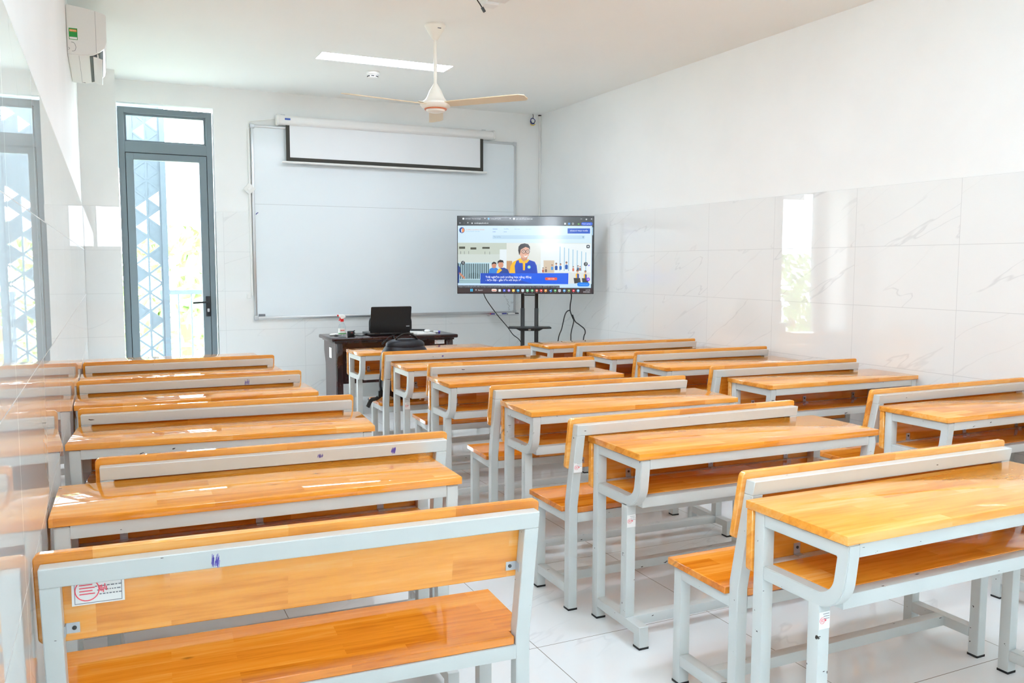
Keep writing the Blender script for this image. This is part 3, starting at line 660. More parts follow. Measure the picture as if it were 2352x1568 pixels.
sd = thing('smoke_detector', 'round white smoke detector on the ceiling in front of the light panel', 'smoke detector', (2.267, 7.78, H))
obj('base', one(lathe, [(0.060, 0), (0.062, -0.008), (0.060, -0.028), (0.050, -0.034)]), M['white_plastic'], sd)
obj('sensor_head', one(lathe, [(0.048, -0.032), (0.046, -0.052), (0.034, -0.060), (0.005, -0.062)]), M['white_plastic'], sd)
bm = bmesh.new()
for k in range(7):
    a = 2*PI*k/7+0.2; t = bmesh.new(); box(t, -0.014, 0.014, 0.0435, 0.049, -0.049, -0.041)
    bmesh.ops.rotate(t, verts=t.verts, cent=(0, 0, 0), matrix=Matrix.Rotation(a, 3, 'Z')); merge(bm, t)
obj('sensor_slot', bm, M['dark'], sd, smooth=False)

fan = thing('ceiling_fan', 'white ceiling fan with three cream blades hanging at the centre of the ceiling', 'fan', (2.252, 6.09, H))
obj('canopy', one(lathe, [(0.076, -0.001), (0.078, -0.012), (0.060, -0.045), (0.036, -0.085), (0.016, -0.112)]), M['fanwhite'], fan)
obj('down_rod', one(lathe, [(0.0125, -0.10), (0.0125, -0.45)], n=16), M['fanwhite'], fan)
obj('motor_housing', one(lathe, [(0.016, -0.425), (0.022, -0.438), (0.045, -0.475), (0.066, -0.525), (0.084, -0.548), (0.112, -0.562), (0.116, -0.576), (0.106, -0.594), (0.082, -0.606)]), M['fanwhite'], fan)
obj('trim_ring', one(lathe, [(0.081, -0.604), (0.084, -0.608), (0.082, -0.613), (0.07, -0.614)]), M['orange'], fan)
obj('bottom_cap', one(lathe, [(0.072, -0.612), (0.066, -0.626), (0.04, -0.634), (0.004, -0.636)]), M['fanwhite'], fan)
obj('maker_mark', one(box, -0.004, 0.022, -0.066, -0.060, -0.040, -0.034), M['greyprint'], fan, smooth=False); fan.children[-1].rotation_euler = (rad(0), 0, rad(-22))
va = math.atan2(2.252, 6.09)          # blade one points straight away from the camera, the others 120 degrees either side
for k in range(3):
    a = PI/2 - va + k*2*PI/3
    bm = bmesh.new(); P = [(0.10, -0.050), (0.16, -0.056), (0.70, -0.062), (0.735, -0.040), (0.735, 0.030), (0.71, 0.056), (0.16, 0.050), (0.10, 0.044)]
    prism(bm, P, 'z', -0.003, 0.003)
    bmesh.ops.rotate(bm, verts=bm.verts, cent=(0, 0, 0), matrix=Matrix.Rotation(rad(-10), 3, 'X'))
    o = obj('blade', bm, M['cream'], fan); o.rotation_euler = (0, 0, a); o.location = (0, 0, -0.578)
    bm = bmesh.new(); box(bm, 0.08, 0.15, -0.022, 0.022, 0.003, 0.007); o2 = obj('blade_arm', bm, M['fanwhite'], fan); o2.rotation_euler = (0, 0, a); o2.location = (0, 0, -0.574)

pm = thing('projector_mount', 'white box of a projector mount on the ceiling at the top picture edge', 'mount', (2.385, 5.41, H))
obj('mount_box', one(box, -0.045, 0.055, -0.04, 0.05, -0.03, 0, 0.004), M['white_plastic'], pm)
obj('mount_plate', one(box, -0.03, 0.10, -0.19, -0.04, -0.012, 0, 0.003), M['white_paint'], pm)
cb = thing('hanging_cable', 'black cable with a plug dangling from the ceiling at the top picture edge', 'cable', (2.272, 5.36, H))
obj('cable', one(tube, [(0, 0, 0), (0.008, 0.0, -0.02), (0.026, 0.0, -0.042), (0.040, 0.0, -0.062)], 0.004, 8), M['cord'], cb)
o = obj('plug', one(box, -0.009, 0.009, 0, 0.035, -0.008, 0.008, 0.003), M['black'], cb); o.location = (0.040, 0.0, -0.060); o.rotation_euler = (rad(-55), 0, rad(-90))

# ------------------------------------------------------------------ air conditioner on the left wall
ac = thing('air_conditioner', 'white air conditioner high on the left wall with its louvre open', 'air conditioner', (XL, 6.25, 2.773))
P = [(0.002, 0.0), (0.06, 0.0), (0.10, 0.001), (0.15, 0.012), (0.19, 0.034), (0.218, 0.062), (0.230, 0.10), (0.231, 0.262), (0.222, 0.272), (0.17, 0.286), (0.10, 0.299), (0.002, 0.309)]
obj('casing', one(prism, P, 'y', 0, 0.94, 0.004, 2), M['white_plastic'], ac)
obj('outlet', one(prism, [(0.128, 0.010), (0.15, 0.015), (0.19, 0.037), (0.214, 0.061), (0.2145, 0.0595), (0.191, 0.0325), (0.151, 0.0105), (0.129, 0.0045)], 'y', 0.035, 0.90), M['dark'], ac, smooth=False)  # strip laid over the casing; its dark colour stands for the recess shade
obj('louvre', one(prism, [(0.148, 0.004), (0.200, -0.010), (0.203, -0.006), (0.150, 0.009)], 'y', 0.04, 0.90, 0.001), M['white_plastic'], ac)
for y in (0.038, 0.47, 0.895): obj('louvre_arm', one(prism, [(0.172, 0.024), (0.178, 0.024), (0.182, -0.004), (0.172, -0.002)], 'y', y, y+0.006), M['white_plastic'], ac, smooth=False)
obj('underside_seam', one(box, 0.066, 0.0675, 0.02, 0.93, -0.0012, 0.001), M['greyprint'], ac, smooth=False)
obj('casing_seam', one(box, 0.1675, 0.169, -0.0008, 0.001, 0.024, 0.284), M['greyprint'], ac, smooth=False)
lab = obj('energy_label', one(box, 0.014, 0.063, -0.0012, 0, 0.093, 0.164), M['green'], ac, smooth=False, label='green energy rating label with an orange band of stars')
obj('star_band', one(box, 0.018, 0.059, -0.0020, -0.0012, 0.142, 0.156), M['orangelab'], lab, smooth=False)
bm = bmesh.new()
for k in range(4):
    cx = 0.023+0.009*k; pts = [((0.0036 if j % 2 == 0 else 0.0016)*math.sin(j*PI/5), (0.0036 if j % 2 == 0 else 0.0016)*math.cos(j*PI/5)) for j in range(10)]; prism(bm, [(cx+p[0], 0.149+p[1]) for p in pts], 'y', -0.0026, -0.0020)
obj('star', bm, M['paper'], lab, smooth=False)
obj('label_foot', one(box, 0.017, 0.060, -0.0018, -0.0012, 0.096, 0.109), M['paper'], lab, smooth=False)
obj('knockout_ring', one(tube, [(0.026, -0.0004, 0.078), (0.042, -0.0004, 0.073), (0.051, -0.0004, 0.050), (0.045, -0.0004, 0.026), (0.028, -0.0004, 0.021)], 0.0012, 5), M['greyprint'], ac)
obj('knockout_ring', one(tube, [(0.008, -0.0004, 0.044), (0.015, -0.0004, 0.038), (0.013, -0.0004, 0.032), (0.007, -0.0004, 0.030)], 0.0012, 5), M['greyprint'], ac)
obj('maker_mark', one(box, 0.072, 0.088, 0.905, 0.915, -0.0012, 0.001), M['greyprint'], ac, smooth=False)

# ------------------------------------------------------------------ television on its stand
TVA = -yaw
tvc = Vector((3.8865, 7.890, 1.548)); tv_rx = Vector((math.cos(TVA), math.sin(TVA), 0)); tv_in = Vector((-math.sin(TVA), math.cos(TVA), 0))
tv = thing('television', 'large flat television showing a school web page in the right front corner', 'television', tvc, TVA)
TWD, THT = 1.398, 0.792
obj('cabinet', one(box, -TWD/2, TWD/2, -0.018, 0.012, -THT/2, THT/2, 0.003), M['black'], tv)
obj('rear_housing', one(box, -0.42, 0.42, 0.012, 0.055, -0.34, 0.10, 0.01), M['black'], tv)
EM = {}
def em(rgb, rough=0.09):
    k = tuple(rgb)
    if k not in EM:
        EM[k] = mat('screen_pixels_%d' % len(EM), (4, 4, 4), rough, emit=rgb, emit_s=1.0, spec=0.65)
    return EM[k]
def sx(cx): return ((cx-228)/1404-0.5)*TWD
def sz(cy): return (0.5-(cy-207)/801)*THT
LAY = [0]
def face_y(layer): return -0.0182 - 0.00025*layer
def poly(name, pts, rgb, layer, par):
    bm = bmesh.new(); vs = [bm.verts.new((sx(a), face_y(layer), sz(b))) for a, b in pts]; f = bm.faces.new(vs); bm.normal_update()
    if f.normal.y > 0: f.normal_flip()
    bmesh.ops.triangulate(bm, faces=bm.faces); return obj(name, bm, em(rgb), par, smooth=False)
def rect(name, x0, y0, x1, y1, rgb, layer, par): return poly(name, [(x0, y0), (x1, y0), (x1, y1), (x0, y1)], rgb, layer, par)
def rrpoly(name, x0, y0, x1, y1, r, rgb, layer, par): return poly(name, rrect(x0, x1, y0, y1, r, 4), rgb, layer, par)
def ell(name, cx, cy, rx, ry, rgb, layer, par, n=22): return poly(name, [(cx+rx*math.cos(2*PI*k/n), cy+ry*math.sin(2*PI*k/n)) for k in range(n)], rgb, layer, par)
def multi(name, polys, rgb, layer, par):
    bm = bmesh.new()
    for pts in polys:
        f = bm.faces.new([bm.verts.new((sx(a), face_y(layer), sz(b))) for a, b in pts]); f.normal_update()
        if f.normal.y > 0: f.normal_flip()
    bmesh.ops.triangulate(bm, faces=bm.faces); return obj(name, bm, em(rgb), par, smooth=False)
def R4(x0, y0, x1, y1): return [(x0, y0), (x1, y0), (x1, y1), (x0, y1)]
def text(name, s, x0, x1, ybase, rgb, layer, par, bold=0.0, height=None):
    cu = bpy.data.curves.new(name, 'FONT'); cu.body = s; cu.size = 1.0; cu.offset = bold
    o = bpy.data.objects.new(name, cu); C.objects.link(o); bpy.context.view_layer.update()
    wd = max(o.dimensions.x, 1e-3); k = (sx(x1)-sx(x0))/wd; cu.materials.append(em(rgb))
    me = bpy.data.meshes.new_from_object(o.evaluated_get(bpy.context.evaluated_depsgraph_get())); me.name = name
    bpy.data.objects.remove(o, do_unlink=True); bpy.data.curves.remove(cu)
    for v in me.vertices: v.co = Vector((sx(x0) + v.co.x*k, face_y(layer), sz(ybase) + v.co.y*k))
    o = bpy.data.objects.new(name, me); C.objects.link(o); o.parent = par
    return o
scr = obj('screen', one(box, sx(233), sx(1627), -0.0182, -0.017, sz(1003), sz(213)), em((10, 10, 12)), tv, smooth=False)
def P_(n): return scr
rect('browser_bar', 233, 213, 1626, 308, (56, 60, 64), 1, scr)
rect('web_page', 235, 308, 1609, 905, (208, 232, 246), 1, scr)
rect('page_foot', 235, 900, 1604, 945, (196, 226, 250), 2, scr)
rect('task_bar', 233, 948, 1622, 1001, (52, 34, 36), 1, scr)
rect('scroll_bar', 1609, 308, 1624, 947, (38, 42, 46), 1, scr)
rect('scroll_handle', 1612, 322, 1619, 402, (150, 196, 224), 2, scr)
rrpoly('active_tab', 525, 218, 790, 258, 8, (74, 78, 84), 2, scr)
# tabs and address
for cx, col in ((293, (235, 240, 244)), (551, (120, 190, 235)), (810, (235, 240, 244))): ell('tab_icon', cx, 237, 10, 10, col, 3, scr, 14)
text('tab_title', 'Lưới chart - Tìm trên Google', 312, 470, 242, (226, 230, 236), 3, scr); text('tab_title', 'Trường CĐ Tây Đô', 570, 675, 242, (226, 230, 236), 3, scr); text('tab_title', 'cách chia số sao chính xác', 828, 1000, 243, (226, 230, 236), 3, scr)
for cx, cy in ((511, 236), (769, 237), (1600, 240)): text('close_mark', '×', cx-7, cx+7, cy+9, (230, 232, 236), 3, scr)
text('window_control', '–', 1490, 1508, 246, (230, 232, 236), 3, scr); rrpoly('window_control', 1543, 234, 1557, 248, 3, (200, 204, 208), 3, scr)
text('address', 'caodangtaydo.edu.vn', 404, 548, 287, (236, 240, 244), 3, scr, 0.01)
text('nav_arrow', '←', 248, 266, 289, (226, 230, 234), 3, scr); text('nav_arrow', '→', 288, 304, 289, (110, 114, 118), 3, scr); text('reload_mark', '×', 329, 343, 290, (220, 224, 228), 3, scr); ell('site_icon', 382, 283, 8, 7, (210, 214, 218), 3, scr, 12)
rrpoly('toolbar_icon', 1325, 277, 1341, 295, 3, (226, 230, 234), 3, scr); rrpoly('toolbar_icon', 1363, 276, 1385, 296, 3, (70, 140, 220), 3, scr); ell('toolbar_icon', 1413, 286, 10, 10, (210, 214, 218), 3, scr, 14); ell('toolbar_icon', 1413, 286, 6, 6, (56, 60, 64), 4, scr, 14); ell('toolbar_icon', 1471, 289, 9, 8, (96, 176, 60), 3, scr, 14)
rrpoly('update_button', 1498, 270, 1614, 303, 16, (24, 92, 216), 3, scr); text('update_text', 'Finish update  ⋮', 1508, 1606, 292, (236, 242, 250), 4, scr)
# page header
ell('school_crest', 278, 354, 28, 30, (28, 72, 150), 3, scr, 28); poly('school_crest_half', [(283, 330), (297, 338), (303, 354), (297, 370), (284, 380), (280, 360)], (244, 150, 80), 4, scr); poly('school_crest_mark', [(268, 352), (279, 336), (280, 374), (271, 378), (272, 358)], (240, 244, 250), 4, scr)
text('school_name', 'TRƯỜNG CAO ĐẲNG TÂY ĐÔ', 318, 508, 354, (226, 150, 130), 3, scr); text('school_motto', 'TAY DO COLLEGE - CAN THO', 318, 458, 370, (120, 172, 214), 3, scr)
for a, b_, x, col in (('TRANG', 'CHỦ', 592, (40, 110, 200)), ('TUYỂN', 'SINH', 706, (120, 166, 214)), ('ĐÀO TẠO', '', 815, (150, 186, 220)), ('SINH VIÊN', '', 930, (176, 204, 230))):
    text('menu_item', a, x, x+(48 if len(a) < 6 else 54), 347, col, 3, scr, 0.01)
    if b_: text('menu_item', b_, x, x+30, 375, col, 3, scr, 0.01)
rrpoly('search_field', 592, 405, 1535, 443, 6, (186, 216, 236), 2, scr); text('search_hint', 'Tìm kiếm', 601, 675, 429, (110, 150, 180), 3, scr); poly('search_filter', [(1508, 416), (1530, 416), (1521, 428), (1521, 438), (1516, 434), (1516, 428)], (120, 156, 190), 3, scr)
rect('enrol_button', 1359, 333, 1589, 386, (10, 84, 196), 3, scr); text('enrol_text', 'ĐĂNG KÝ TRỰC TUYẾN', 1384, 1566, 364, (232, 242, 252), 4, scr, 0.012)
# banner photograph
rect('banner_photo', 235, 482, 1602, 900, (214, 226, 226), 2, scr)
rect('banner_ceiling', 235, 484, 735, 600, (196, 206, 194), 3, scr); [rect('banner_roof_gap', *q, (70, 72, 56), 4, scr) for q in ((248, 522, 310, 545), (365, 530, 425, 552), (486, 525, 562, 545))]
rect('banner_wall', 235, 600, 735, 690, (206, 216, 210), 3, scr); multi('banner_step', [R4(262, 598, 268, 570), R4(300, 600, 305, 570), R4(345, 598, 350, 568), R4(510, 600, 515, 572), R4(560, 602, 565, 574)], (120, 130, 124), 4, scr)
rect('banner_pillar', 735, 484, 1085, 700, (224, 228, 222), 3, scr); rect('banner_pillar_edge', 665, 550, 735, 790, (228, 238, 242), 4, scr)
rect('banner_hall', 1085, 490, 1600, 790, (232, 240, 242), 3, scr); multi('banner_column', [R4(1280+44*k, 520+14*k*0.7, 1288+44*k, 770) for k in range(7)], (150, 196, 222), 4, scr); rect('banner_doorway', 1115, 662, 1225, 790, (214, 196, 172), 4, scr); rect('banner_door_edge', 735, 668, 792, 790, (196, 150, 104), 4, scr)
rect('banner_floor', 735, 785, 1602, 900, (222, 226, 224), 3, scr); rect('banner_shade', 235, 690, 560, 865, (70, 96, 104), 3, scr)
multi('banner_fence', [R4(250+19*k, 690, 257+19*k, 860) for k in range(17)] + [R4(240, 686, 585, 696), R4(240, 855, 470, 862)], (190, 222, 232), 4, scr); rect('banner_pavement', 235, 862, 470, 900, (150, 184, 192), 3, scr); ell('banner_bush', 400, 820, 60, 30, (40, 56, 56), 3, scr)
# people in the banner
def mini(x, y, s, shirt, skin=(206, 150, 120), hair=(40, 32, 32), l=5):
    poly('banner_person_body', [(x-0.75*s, y+3.6*s), (x-0.85*s, y+1.5*s), (x-0.35*s, y+0.9*s), (x+0.35*s, y+0.9*s), (x+0.85*s, y+1.5*s), (x+0.75*s, y+3.6*s)], shirt, l, scr); ell('banner_person_head', x, y, 0.5*s, 0.62*s, skin, l+1, scr, 16); poly('banner_person_hair', [(x-0.52*s, y), (x-0.55*s, y-0.5*s), (x, y-0.85*s), (x+0.55*s, y-0.5*s), (x+0.52*s, y), (x+0.3*s, y-0.3*s), (x-0.3*s, y-0.3*s)], hair, l+2, scr)
poly('banner_person_body', [(550, 800), (560, 752), (590, 736), (630, 738), (655, 760), (650, 800)], (36, 126, 216), 5, scr); ell('banner_person_head', 606, 716, 24, 28, (206, 140, 112), 6, scr); poly('banner_person_hair', [(582, 712), (584, 690), (604, 676), (628, 686), (634, 710), (622, 698), (596, 698)], (40, 32, 34), 7, scr)
poly('banner_person_body', [(632, 800), (640, 766), (668, 742), (712, 738), (748, 756), (766, 800)], (20, 60, 150), 5, scr); poly('banner_person_collar', [(632, 800), (640, 766), (668, 742), (690, 764), (660, 790)], (246, 190, 20), 6, scr); ell('banner_person_head', 676, 708, 27, 34, (214, 150, 122), 7, scr); poly('banner_person_hair', [(642, 704), (644, 672), (670, 656), (700, 664), (708, 696), (694, 682), (656, 684)], (36, 30, 32), 8, scr)
poly('portrait_sleeve', [(764, 800), (776, 720), (800, 680), (862, 646), (880, 700), (830, 800)], (250, 190, 16), 8, scr)
poly('portrait_shirt', [(826, 812), (818, 720), (836, 668), (872, 652), (962, 656), (1024, 676), (1044, 716), (1056, 812)], (14, 66, 190), 9, scr)
poly('portrait_collar', [(858, 648), (878, 640), (920, 668), (960, 650), (968, 660), (944, 690), (926, 690), (924, 764), (904, 764), (902, 690), (866, 688)], (250, 194, 30), 10, scr)
poly('portrait_neck', [(882, 620), (884, 650), (912, 678), (946, 652), (950, 620)], (204, 148, 120), 11, scr)
ell('portrait_face', 918, 575, 52, 66, (228, 176, 150), 12, scr, 30); poly('portrait_ear', [(866, 570), (858, 580), (864, 604), (874, 608)], (214, 158, 130), 12, scr)
poly('portrait_hair', [(864, 606), (854, 560), (858, 520), (880, 496), (920, 487), (956, 496), (974, 522), (974, 560), (962, 536), (930, 524), (900, 540), (880, 552), (874, 590)], (46, 38, 38), 13, scr)
for cx in (910, 952):
    ell('portrait_glasses', cx, 572, 21, 20, (40, 36, 38), 13, scr); ell('portrait_lens', cx, 572, 16, 15, (232, 196, 178), 14, scr); ell('portrait_eye', cx+1, 571, 6, 4, (50, 40, 40), 15, scr, 10)
rect('portrait_bridge', 929, 568, 934, 573, (40, 36, 38), 15, scr); poly('portrait_nose', [(932, 580), (940, 598), (928, 600)], (206, 146, 120), 13, scr)
poly('portrait_smile', [(906, 612), (930, 618), (952, 608), (944, 624), (926, 630)], (250, 244, 240), 14, scr); ell('portrait_badge', 966, 731, 17, 17, (130, 214, 226), 10, scr, 16); ell('portrait_badge', 967, 731, 8, 9, (240, 230, 120), 11, scr, 12)
for x, y, s, c_ in ((1203, 714, 13, (60, 150, 220)), (1245, 700, 17, (30, 80, 160)), (1289, 704, 15, (40, 110, 200)), (1350, 688, 18, (24, 88, 176))): mini(x, y, s, c_)
mini(1110, 744, 12, (196, 110, 80)); mini(1140, 740, 12, (120, 96, 90)); mini(1420, 730, 12, (214, 110, 80)); mini(1468, 722, 13, (80, 100, 130)); mini(1490, 728, 11, (160, 90, 70))
for x, y, s in ((1464, 772, 22), (1545, 780, 20)):
    mini(x, y, s, (244, 186, 30), l=6); poly('banner_person_vest', [(x-0.2*s, y+1.1*s), (x+0.7*s, y+1.4*s), (x+0.7*s, y+3.3*s), (x-0.1*s, y+3.3*s)], (28, 70, 160), 9, scr); poly('banner_person_legs', [(x-1.8*s, y+3.2*s), (x+1.2*s, y+3.2*s), (x+1.6*s, y+5.4*s), (x-1.4*s, y+5.8*s)], (60, 58, 58), 7, scr)
poly('banner_person_body', [(235, 715), (256, 730), (264, 790), (250, 800), (246, 895), (235, 898)], (20, 56, 130), 6, scr); poly('banner_person_arm', [(250, 780), (300, 830), (312, 846), (296, 856), (244, 800)], (196, 134, 108), 6, scr)
poly('banner_strip', [(466, 795), (1371, 793), (1369, 907), (466, 903)], (6, 72, 196), 16, scr)
poly('banner_strip_light', [(760, 796), (1371, 793), (1369, 907), (1010, 905), (860, 860)], (0, 92, 236), 17, scr)
text('banner_text', 'Trải nghiệm môi trường học năng động', 519, 990, 844, (238, 246, 255), 18, scr, 0.014); text('banner_text', '- hiện đại - gắn liền với thực tế', 519, 884, 875, (238, 246, 255), 18, scr, 0.014)
rrpoly('more_button', 1132, 838, 1255, 865, 8, (252, 92, 40), 18, scr); text('more_text', 'XEM THÊM', 1158, 1228, 857, (255, 236, 226), 19, scr, 0.01)
for cx, cy, ch in ((288, 690, '‹'), (1548, 699, '›')): ell('slide_arrow', cx, cy, 21, 21, (66, 74, 80), 18, scr); text('slide_arrow_mark', ch, cx-6, cx+6, cy+9, (230, 236, 240), 19, scr)
rrpoly('side_button', 1553, 502, 1587, 536, 9, (22, 40, 56), 18, scr); ell('side_button_dot', 1570, 519, 8, 8, (240, 244, 248), 19, scr, 12); ell('chat_button', 1580, 713, 16, 16, (230, 236, 250), 18, scr); ell('chat_button', 1580, 713, 8, 7, (110, 110, 220), 19, scr, 12); ell('chat_button', 1574, 856, 19, 19, (130, 70, 230), 18, scr); poly('chat_button_mark', [(1564, 860), (1573, 849), (1578, 856), (1586, 850), (1576, 864), (1571, 857)], (250, 240, 255), 19, scr)
rrpoly('advice_button', 1462, 888, 1588, 930, 20, (0, 128, 240), 18, scr); text('advice_text', 'Tư vấn tuyển sinh', 1484, 1570, 913, (150, 210, 250), 19, scr)
rect('status_link', 235, 922, 1280, 948, (34, 36, 44), 20, scr); text('status_text', 'https://caodangtaydo.edu.vn/wp-content/uploads/2025/05/banner-social-media-trang-chu-website-2025-01-scaled.jpg', 240, 1272, 940, (170, 172, 182), 21, scr)
# task bar
multi('start_icon', [R4(362, 957, 374, 969), R4(377, 957, 389, 969), R4(362, 972, 374, 984), R4(377, 972, 389, 984)], (70, 196, 246), 3, scr)
rrpoly('search_box', 405, 953, 640, 990, 10, (66, 44, 46), 2, scr); ell('search_glass', 421, 968, 7, 7, (220, 220, 226), 3, scr, 14); ell('search_glass', 421, 968, 4.5, 4.5, (66, 44, 46), 4, scr, 14); text('search_text', 'Search', 442, 488, 976, (232, 232, 236), 3, scr); rrpoly('search_picture', 582, 957, 634, 984, 10, (240, 226, 214), 3, scr); multi('search_picture', [R4(588, 970, 628, 977)], (222, 110, 80), 4, scr)
ic = [(665, (220, 228, 232), 'r'), (712, (60, 90, 220), 'r'), (760, (180, 130, 220), 'e'), (806, (246, 206, 70), 'r'), (854, (30, 160, 220), 'e'), (902, (226, 240, 246), 'r'), (950, (120, 206, 160), 'r'), (999, (90, 180, 110), 'e'), (1046, (214, 100, 80), 'e'), (1092, (226, 60, 50), 'r'), (1138, (240, 160, 60), 'r'), (1188, (40, 130, 220), 'd'), (1236, (90, 180, 100), 'e'), (1281, (222, 214, 224), 'r'), (1330, (90, 170, 230), 'e'), (1377, (120, 150, 60), 'r'), (1425, (226, 40, 50), 'e'), (1472, (120, 196, 240), 'e')]
for x, col, k in ic:
    if k == 'r': rrpoly('app_icon', x-13, 960, x+13, 986, 4, col, 3, scr)
    elif k == 'e': ell('app_icon', x, 973, 14, 14, col, 3, scr, 18)
    else: poly('app_icon', [(x-14, 966), (x+4, 978), (x+4, 958), (x+14, 962), (x+14, 986), (x+4, 990), (x-14, 974)], col, 3, scr)
    ell('app_icon_mark', x+1, 972, 5, 5, (246, 246, 250) if x not in (902, 1281) else (110, 130, 170), 4, scr, 10)
multi('running_mark', [R4(x-4, 992, x+4, 995) for x, c_, k in ic if x not in (665, 712, 760)], (170, 170, 180), 3, scr)
text('clock_text', '3:37 PM', 1548, 1594, 973, (226, 226, 230), 3, scr); text('clock_text', '20/05/2025', 1524, 1594, 992, (226, 226, 230), 3, scr)
obj('maker_mark', one(box, sx(916), sx(930), -0.0187, -0.018, sz(1006.5), sz(1003.5)), M['zinc'], tv, smooth=False)

st = thing('television_stand', 'black wheeled television stand with two posts and a small shelf', 'tv stand', (tvc.x+0.062*tv_rx.x+0.13*tv_in.x-0.02*tv_rx.x, tvc.y+0.062*tv_rx.y+0.13*tv_in.y, 0), TVA)
for x in (-0.072, 0.072):
    obj('post', one(box, x-0.021, x+0.021, -0.02, 0.02, 0.09, 1.00, 0.004), M['blackmet'], st); obj('upper_post', one(box, x-0.018, x+0.018, -0.017, 0.017, 0.98, 1.70, 0.004), M['blackmet'], st)
bm = bmesh.new(); prism(bm, [(-0.225, -0.12), (-0.215, 0.05), (0.215, 0.05), (0.225, -0.12), (0.195, -0.13), (0.10, -0.165), (-0.10, -0.165), (-0.195, -0.13)], 'z', 0.792, 0.808, 0.004); obj('shelf', bm, M['blackmet'], st)
bm = bmesh.new(); box(bm, -0.05, 0.05, -0.024, 0.012, 0.762, 0.786, 0.002); prism(bm, [(-0.15, 0.79), (-0.10, 0.765), (-0.05, 0.765), (-0.05, 0.79)], 'y', -0.05, 0.0); prism(bm, [(0.15, 0.79), (0.10, 0.765), (0.05, 0.765), (0.05, 0.79)], 'y', -0.05, 0.0); obj('shelf_clamp', bm, M['blackmet'], st, smooth=False)
obj('clamp_label', one(box, -0.012, 0.014, -0.026, -0.0235, 0.766, 0.782), M['zinc'], st, smooth=False)
obj('tv_bracket', one(box, -0.20, 0.20, -0.074, -0.017, 1.42, 1.58, 0.004), M['blackmet'], st); obj('cross_bar', one(box, -0.053, 0.053, -0.012, 0.012, 1.128, 1.142, 0.002), M['blackmet'], st)
for x in (-0.30, 0.30):
    o = obj('base_leg', one(box, x-0.02, x+0.02, -0.33, 0.27, 0.055, 0.095, 0.004), M['blackmet'], st)
    for y in (-0.30, 0.24): obj('castor', one(lathe, [(0.02, -0.012), (0.026, -0.010), (0.026, 0.010), (0.02, 0.012)], n=16), M['black'], o); c_ = o.children[-1]; c_.rotation_euler = (0, PI/2, 0); c_.location = (x, y, 0.027)
obj('base_bar', one(box, -0.28, 0.28, -0.02, 0.02, 0.06, 0.10, 0.004), M['blackmet'], st)
tvm = Matrix.Translation(tvc) @ Matrix.Rotation(TVA, 4, 'Z')
def cord(name, P, label, r=0.006): return obj(name, one(tube, [tvm.inverted() @ Vector(p) for p in P], r, 8), M['cord'], tv, label=label)
cord('video_cable', [(3.60, 8.255, 1.30), (3.573, 8.24, 1.144), (3.678, 8.20, 0.962), (3.804, 8.155, 0.80), (3.875, 8.16, 0.713), (3.967, 8.17, 0.636), (4.05, 8.2, 0.45), (4.08, 8.25, 0.20), (3.98, 8.35, 0.012), (3.7, 8.5, 0.008)], 'thin black cable slanting from the television bottom past the stand shelf', 0.0045)
cord('power_cord', [(4.36, 7.86, 1.25), (4.401, 7.845, 1.137), (4.381, 7.83, 1.032), (4.378, 7.822, 0.964), (4.393, 7.80, 0.90), (4.407, 7.80, 0.86), (4.379, 7.80, 0.751), (4.372, 7.795, 0.665), (4.38, 7.79, 0.3), (4.36, 7.78, 0.012)], 'black cord dropping straight from the right of the television, middle of three')
cord('power_cord', [(4.381, 7.838, 0.975), (4.349, 7.84, 0.964), (4.323, 7.843, 0.919), (4.289, 7.846, 0.782), (4.252, 7.852, 0.664), (4.22, 7.86, 0.3), (4.20, 7.87, 0.012)], 'black cord looping to the left below the television, leftmost of three')
cord('power_cord', [(4.40, 7.815, 0.93), (4.418, 7.79, 0.862), (4.456, 7.772, 0.828), (4.503, 7.745, 0.783), (4.51, 7.737, 0.738), (4.491, 7.739, 0.665), (4.48, 7.74, 0.3), (4.47, 7.74, 0.012)], 'black cord bulging to the right below the television, rightmost of three')

# ------------------------------------------------------------------ teacher's desk and the things on it
TZ = 0.76; td = thing('teacher_desk', 'dark brown wooden teacher desk in front of the whiteboard', 'desk', (0, 0, 0))
tx0, tx1, ty0, ty1 = 1.885, 3.150, 7.905, 8.465
bm = bmesh.new(); box(bm, tx0, tx1, ty0, ty1, TZ-0.036, TZ, 0.012, 4); obj('tabletop', bm, M['darkwood'], td)
obj('top_moulding', one(box, tx0+0.03, tx1-0.03, ty0+0.03, ty1-0.02, TZ-0.055, TZ-0.034, 0.006), M['darkwood'], td)
for x in (1.93, 3.075):
    P = [(ty0+0.045, 0.0), (ty0+0.045, TZ-0.055), (ty1-0.03, TZ-0.055), (ty1-0.03, 0.60), (ty1-0.06, 0.54), (ty1-0.085, 0.48), (ty1-0.09, 0.0)]
    obj('side_panel', one(prism, P, 'x', x, x+0.035, 0.003), M['darkwood_side'], td)
obj('modesty_panel', one(box, 1.965, 3.075, ty0+0.07, ty0+0.09, 0.315, TZ-0.055), M['darkwood'], td, smooth=False)
for x in (1.935, 3.04): obj('corner_post', one(box, x, x+0.06, ty0+0.035, ty0+0.075, 0, TZ-0.055, 0.006), M['darkwood'], td)
obj('drawer_box', one(box, 2.60, 3.07, ty0+0.092, ty1-0.06, TZ-0.19, TZ-0.056), M['darkwood'], td, smooth=False)
o = obj('inventory_sticker', one(box, 2.926, 3.028, ty0+0.0685, ty0+0.0697, 0.664, TZ-0.056), M['paper'], td, smooth=False, label='white paper label on the dark desk front')
bm = bmesh.new()
